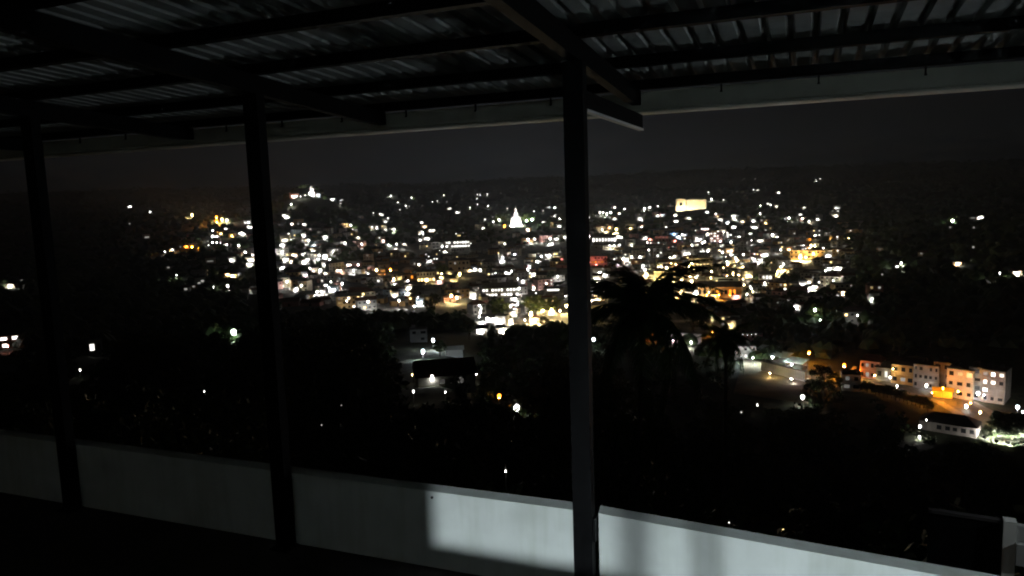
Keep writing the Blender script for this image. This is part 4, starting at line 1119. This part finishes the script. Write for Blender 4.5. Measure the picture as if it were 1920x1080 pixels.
def palm(px, py, r, label, seed, k=1.0, base_px=None):
    g = random.Random(seed)
    c = at_range(px, py, r)
    bx = at_range(base_px if base_px else px, py, r)
    gz = float(H(bx[0], bx[1]))
    t = thing('coconut_palm', label, 'palm', (bx[0], bx[1], gz), 0, 'coconut palms on the slope')
    tx, ty, tz = c[0] - bx[0], c[1] - bx[1], c[2] - gz
    pts = [(tx * q ** 1.8, ty * q ** 1.8, tz * q) for q in (-0.02, 0.15, 0.3, 0.5, 0.7, 0.85, 1.0)]
    MB().tube(pts, [0.24, 0.2, 0.17, 0.155, 0.145, 0.135, 0.12], 8).obj('trunk', PALMB, t, True)
    n = 27
    for i in range(n):
        q = i / n
        o = link('frond', FR[min(3, int(q * 4))], t, (tx, ty, tz + 0.1), 0, k)
        o.rotation_euler = (g.uniform(-0.25, 0.25), -R(60 * (1 - q) ** 1.2 + g.uniform(-8, 8) - 40 * q ** 2), i * 2.399 + g.uniform(-0.2, 0.2))
    for i in range(5):
        a = i * 1.26
        link('coconut', NUT, t, (tx + 0.24 * math.cos(a), ty + 0.24 * math.sin(a), tz - 0.22), 0, (0.13, 0.13, 0.16))
    return t
NUT = sphere_mesh('coconut', LEAF[2])
palm(1205, 585, 46, 'tall coconut palm with drooping fronds beside the thick post', 3, 1.25, 1190)
palm(1362, 640, 60, 'second coconut palm with a ragged crown before the sports ground', 8, 0.56, 1358)

# ================================================================== the rest of the town: unlit blocks and trees between the lights
def overlaps(x, y, rad, L): return any((x - q[0]) ** 2 + (y - q[1]) ** 2 < (rad + q[2]) ** 2 for q in L)
TB = []
def town_block(i, px, r, hmin=0.0):
    g = random.Random(900 + i)
    d = ray(px, 540); hd = math.hypot(d[0], d[1]); x, y = d[0] / hd * r, d[1] / hd * r
    gz = float(H(x, y))
    w, dp, h = g.uniform(8, 20), g.uniform(7, 11), max(hmin, g.choice((3.6, 4, 6.6, 7, 9.6)))
    if overlaps(x, y, w * 0.42, TB): return False
    X, Yt, _ = proj((x, y, gz + h + 1)); _, Yb, _ = proj((x, y, gz))
    hw_ = w / 2 / pxm(r)
    if hides(X - hw_, X + hw_, Yt, Yb, r, 1.5): return False
    wi = g.choices(range(6), (4, 3, 4, 2, 2, 1))[0]
    roof = g.choice(('flat', 'flat', 'gable', 'hip'))
    z = zone(X, Yb, r)
    rw = {'flat': 'flat-roofed', 'gable': 'gabled', 'hip': 'hip-roofed'}[roof]
    t = thing('town_house', f'unlit {rw} {WNAME[wi]} house {z}', 'house', (x, y, gz), face_cam((x, y)) + g.choice((-0.35, 0.2, 0.5)) + g.uniform(-0.1, 0.1), f'unlit {rw} {WNAME[wi]} houses {z}')
    wl, rf = house_mesh(w, dp, h, roof)
    wl.obj('wall', WALLS[wi], t); rf.obj('roof', g.choice(ROOFS), t)
    ny = max(1, int(h / 3.1)); nx = int(w / 3.4)
    for iy in range(ny):
        for ix in range(nx):
            cx, cz = -w / 2 + (ix + 0.5) * w / nx, h * (iy + 0.55) / ny
            on = g.random() < 0.2
            MB().box((cx - 0.75, -0.08, cz - 0.65), (cx + 0.75, -0.004, cz + 0.65)).obj('window', lamp_mat(g.choice('WWYY'), g.choice((0.15, 0.4, 1.5, 4.0))) if on else DARKGLASS, t)
    TB.append((x, y, w * 0.42))
    return True
n = 0
for i, (px, py, s_, r) in enumerate(LAMPS3[:len(BL)]):                 # a front for each street lamp to shine on
    if n >= 130: break
    if r < 1500 and 480 < px < 1640 and s_ < 9: n += town_block(5000 + i, px + random.uniform(-4, 4), r + random.uniform(7, 11), random.choice((6.6, 7.2, 9.6)))
for i in range(3000):
    if n >= 285: break
    if i % 5 < 3: px, r = random.uniform(1190, 1600), random.uniform(560, 1320)
    else: px, r = random.uniform(520, 1070), random.uniform(560, 1250)
    n += town_block(i, px, r)
# low sheds and lean-tos filling the blocks
TINS = [mat('tin_roof', (0.30, 0.31, 0.31), 0.55, 0.35, 0.5, metal=0.2), mat('old_tile_roof', (0.17, 0.09, 0.06), 0.8, 0.4, 0.6), mat('asbestos_roof', (0.24, 0.235, 0.22), 0.85, 0.35, 0.5)]
TNAME = ['tin', 'tile', 'cement']
n = 0
for i in range(6000):
    if n >= 280: break
    g = random.Random(7000 + i)
    k = g.random()
    if k < 0.55: px, r = g.uniform(1110, 1610), g.uniform(540, 1350)
    elif k < 0.9: px, r = g.uniform(500, 1075), g.uniform(540, 1150)
    else: px, r = g.uniform(350, 500), g.uniform(650, 1300)
    d = ray(px, 540); hd = math.hypot(d[0], d[1]); x, y = d[0] / hd * r, d[1] / hd * r
    gz = float(H(x, y)); w, dp, h = g.uniform(7, 16), g.uniform(6, 10), g.uniform(2.6, 4.2)
    if overlaps(x, y, w * 0.36, TB): continue
    X, Yt, _ = proj((x, y, gz + h + 1.5)); _, Yb, _ = proj((x, y, gz)); hw_ = w / 2 / pxm(r)
    if hides(X - hw_, X + hw_, Yt, Yb, r, 1.0): continue
    ti, wi = g.randrange(3), g.choices(range(6), (4, 3, 4, 2, 2, 1))[0]
    z = zone(X, Yb, r)
    t = thing('shed', f'low {WNAME[wi]} {TNAME[ti]}-roofed shed {z}', 'shed', (x, y, gz), face_cam((x, y)) + g.uniform(-0.6, 0.6), f'low {WNAME[wi]} {TNAME[ti]}-roofed sheds {z}')
    wl, rf = house_mesh(w, dp, h, g.choice(('gable', 'hip', 'gable')))
    wl.obj('wall', WALLS[wi], t); rf.obj('roof', TINS[ti], t)
    MB().box((-0.9, -0.06, -0.2), (0.9, -0.004, 2.1)).obj('door', DOORM, t)
    TB.append((x, y, w * 0.36)); n += 1
TT = []
n = 0
for i in range(2500):
    if n >= 150: break
    px = random.uniform(350, 1900)
    r = math.exp(random.uniform(math.log(330), math.log(2000)))
    d = ray(px, 540); hd = math.hypot(d[0], d[1]); x, y = d[0] / hd * r, d[1] / hd * r
    gz = float(H(x, y)); h = random.uniform(7, 14)
    if overlaps(x, y, 3.5, TB) or overlaps(x, y, 3, TT): continue
    X, Yt, _ = proj((x, y, gz + h)); _, Yb, _ = proj((x, y, gz + h * 0.25))
    hw_ = 0.4 * h / pxm(r)
    if hides(X - hw_, X + hw_, Yt, Yb, r, 1): continue
    if 1590 < X < 1930 and 670 < Yb < 840: continue
    z = zone(X, Yb, r)
    sw = 'tall' if h > 10.5 else 'small'
    tree((x, y, gz), h, f'{sw} dark round tree {z}', f'{sw} dark round trees {z}', False, i)
    TT.append((x, y, 3)); n += 1
# far woods on the hills: one mass of crowns
def woods():
    V, F = [], []
    base = [(0, 0, 1.0)] + [(math.cos(k * 1.2566) * 0.9, math.sin(k * 1.2566) * 0.9, 0.45) for k in range(5)] + [(math.cos(k * 1.2566 + 0.6) * 0.95, math.sin(k * 1.2566 + 0.6) * 0.95, -0.35) for k in range(5)]
    fb = [(0, 1 + k, 1 + (k + 1) % 5) for k in range(5)] + [q for k in range(5) for q in ((1 + k, 6 + k, 1 + (k + 1) % 5), (1 + (k + 1) % 5, 6 + k, 6 + (k + 1) % 5))]
    az = rng.uniform(-0.66, 0.66, 16000); rr = np.exp(rng.uniform(math.log(380), math.log(7500), 16000))
    X, Y = rr * np.sin(az - YAW), rr * np.cos(az - YAW)
    Z = H(X, Y)
    for x, y, z, r in zip(X, Y, Z, rr):
        pz, pyz, _ = proj((x, y, z))
        if z < -74 and r > 430 and not (1400 < pz < 1960 and pyz > 522): continue
        if abs(x) < 60 and y < 330: continue
        s_ = rng.uniform(2.5, 5.0) * (1 + r / 3500)
        px, py, _ = proj((x, y, z + s_ * 0.8)); hw_ = s_ / pxm(r)
        if hides(px - hw_, px + hw_, py - hw_, py + hw_, r, 0.8) or (1570 < px < 1940 and 640 < py < 850): continue
        n = len(V)
        for b_ in base:
            j = rng.uniform(0.75, 1.25)
            V.append((x + b_[0] * s_ * j, y + b_[1] * s_ * j, z + s_ * (0.5 + b_[2] * 0.9 * j)))
        F.extend(tuple(n + q for q in f) for f in fb)
    me = bpy.data.meshes.new('woodland')
    me.from_pydata(V, [], F); me.materials.append(LEAF[0]); me.update()
    o = link('woodland', me); o['kind'] = 'stuff'
    tag(o, 'dark wooded hillsides between and behind the town lights')
woods()

# ================================================================== night haze over the valley
hz_ = MB().box((-21000, -21000, -120), (21000, 21000, 230)).obj('haze', None)
hz_['kind'] = 'stuff'
hz_['label'] = 'thin night haze filling the valley'
hm = bpy.data.materials.new('haze'); hm.use_nodes = True
ht = hm.node_tree; ht.nodes.clear()
hv = ht.nodes.new('ShaderNodeVolumePrincipled')
hv.inputs['Color'].default_value = (0.72, 0.82, 1.0, 1)
hv.inputs['Density'].default_value = 0.00008
hv.inputs['Anisotropy'].default_value = 0.3
ho = ht.nodes.new('ShaderNodeOutputMaterial')
ht.links.new(hv.outputs[0], ho.inputs['Volume'])
hz_.data.materials.clear(); hz_.data.materials.append(hm)

# ================================================================== labels: where a handful share one, say which by its height in the view
by = {}
for o in COL.objects:
    if o.parent is None and 'category' in o and 'label' in o: by.setdefault(o['label'], []).append(o)
ORD = ['highest', 'second highest', 'third highest', 'fourth highest', 'fifth highest', 'sixth highest', 'seventh highest', 'eighth highest', 'ninth highest', 'tenth highest', 'eleventh highest', 'twelfth highest']
for lb, L in by.items():
    if 1 < len(L) <= 12:
        L.sort(key=lambda o: proj(o.location)[1])
        for i, o in enumerate(L):
            o['label'] = ('lowest ' if i == len(L) - 1 else ORD[i] + ' ') + lb
for o in COL.objects:
    for k in ('_w', '_h', '_r'):
        if k in o: del o[k]
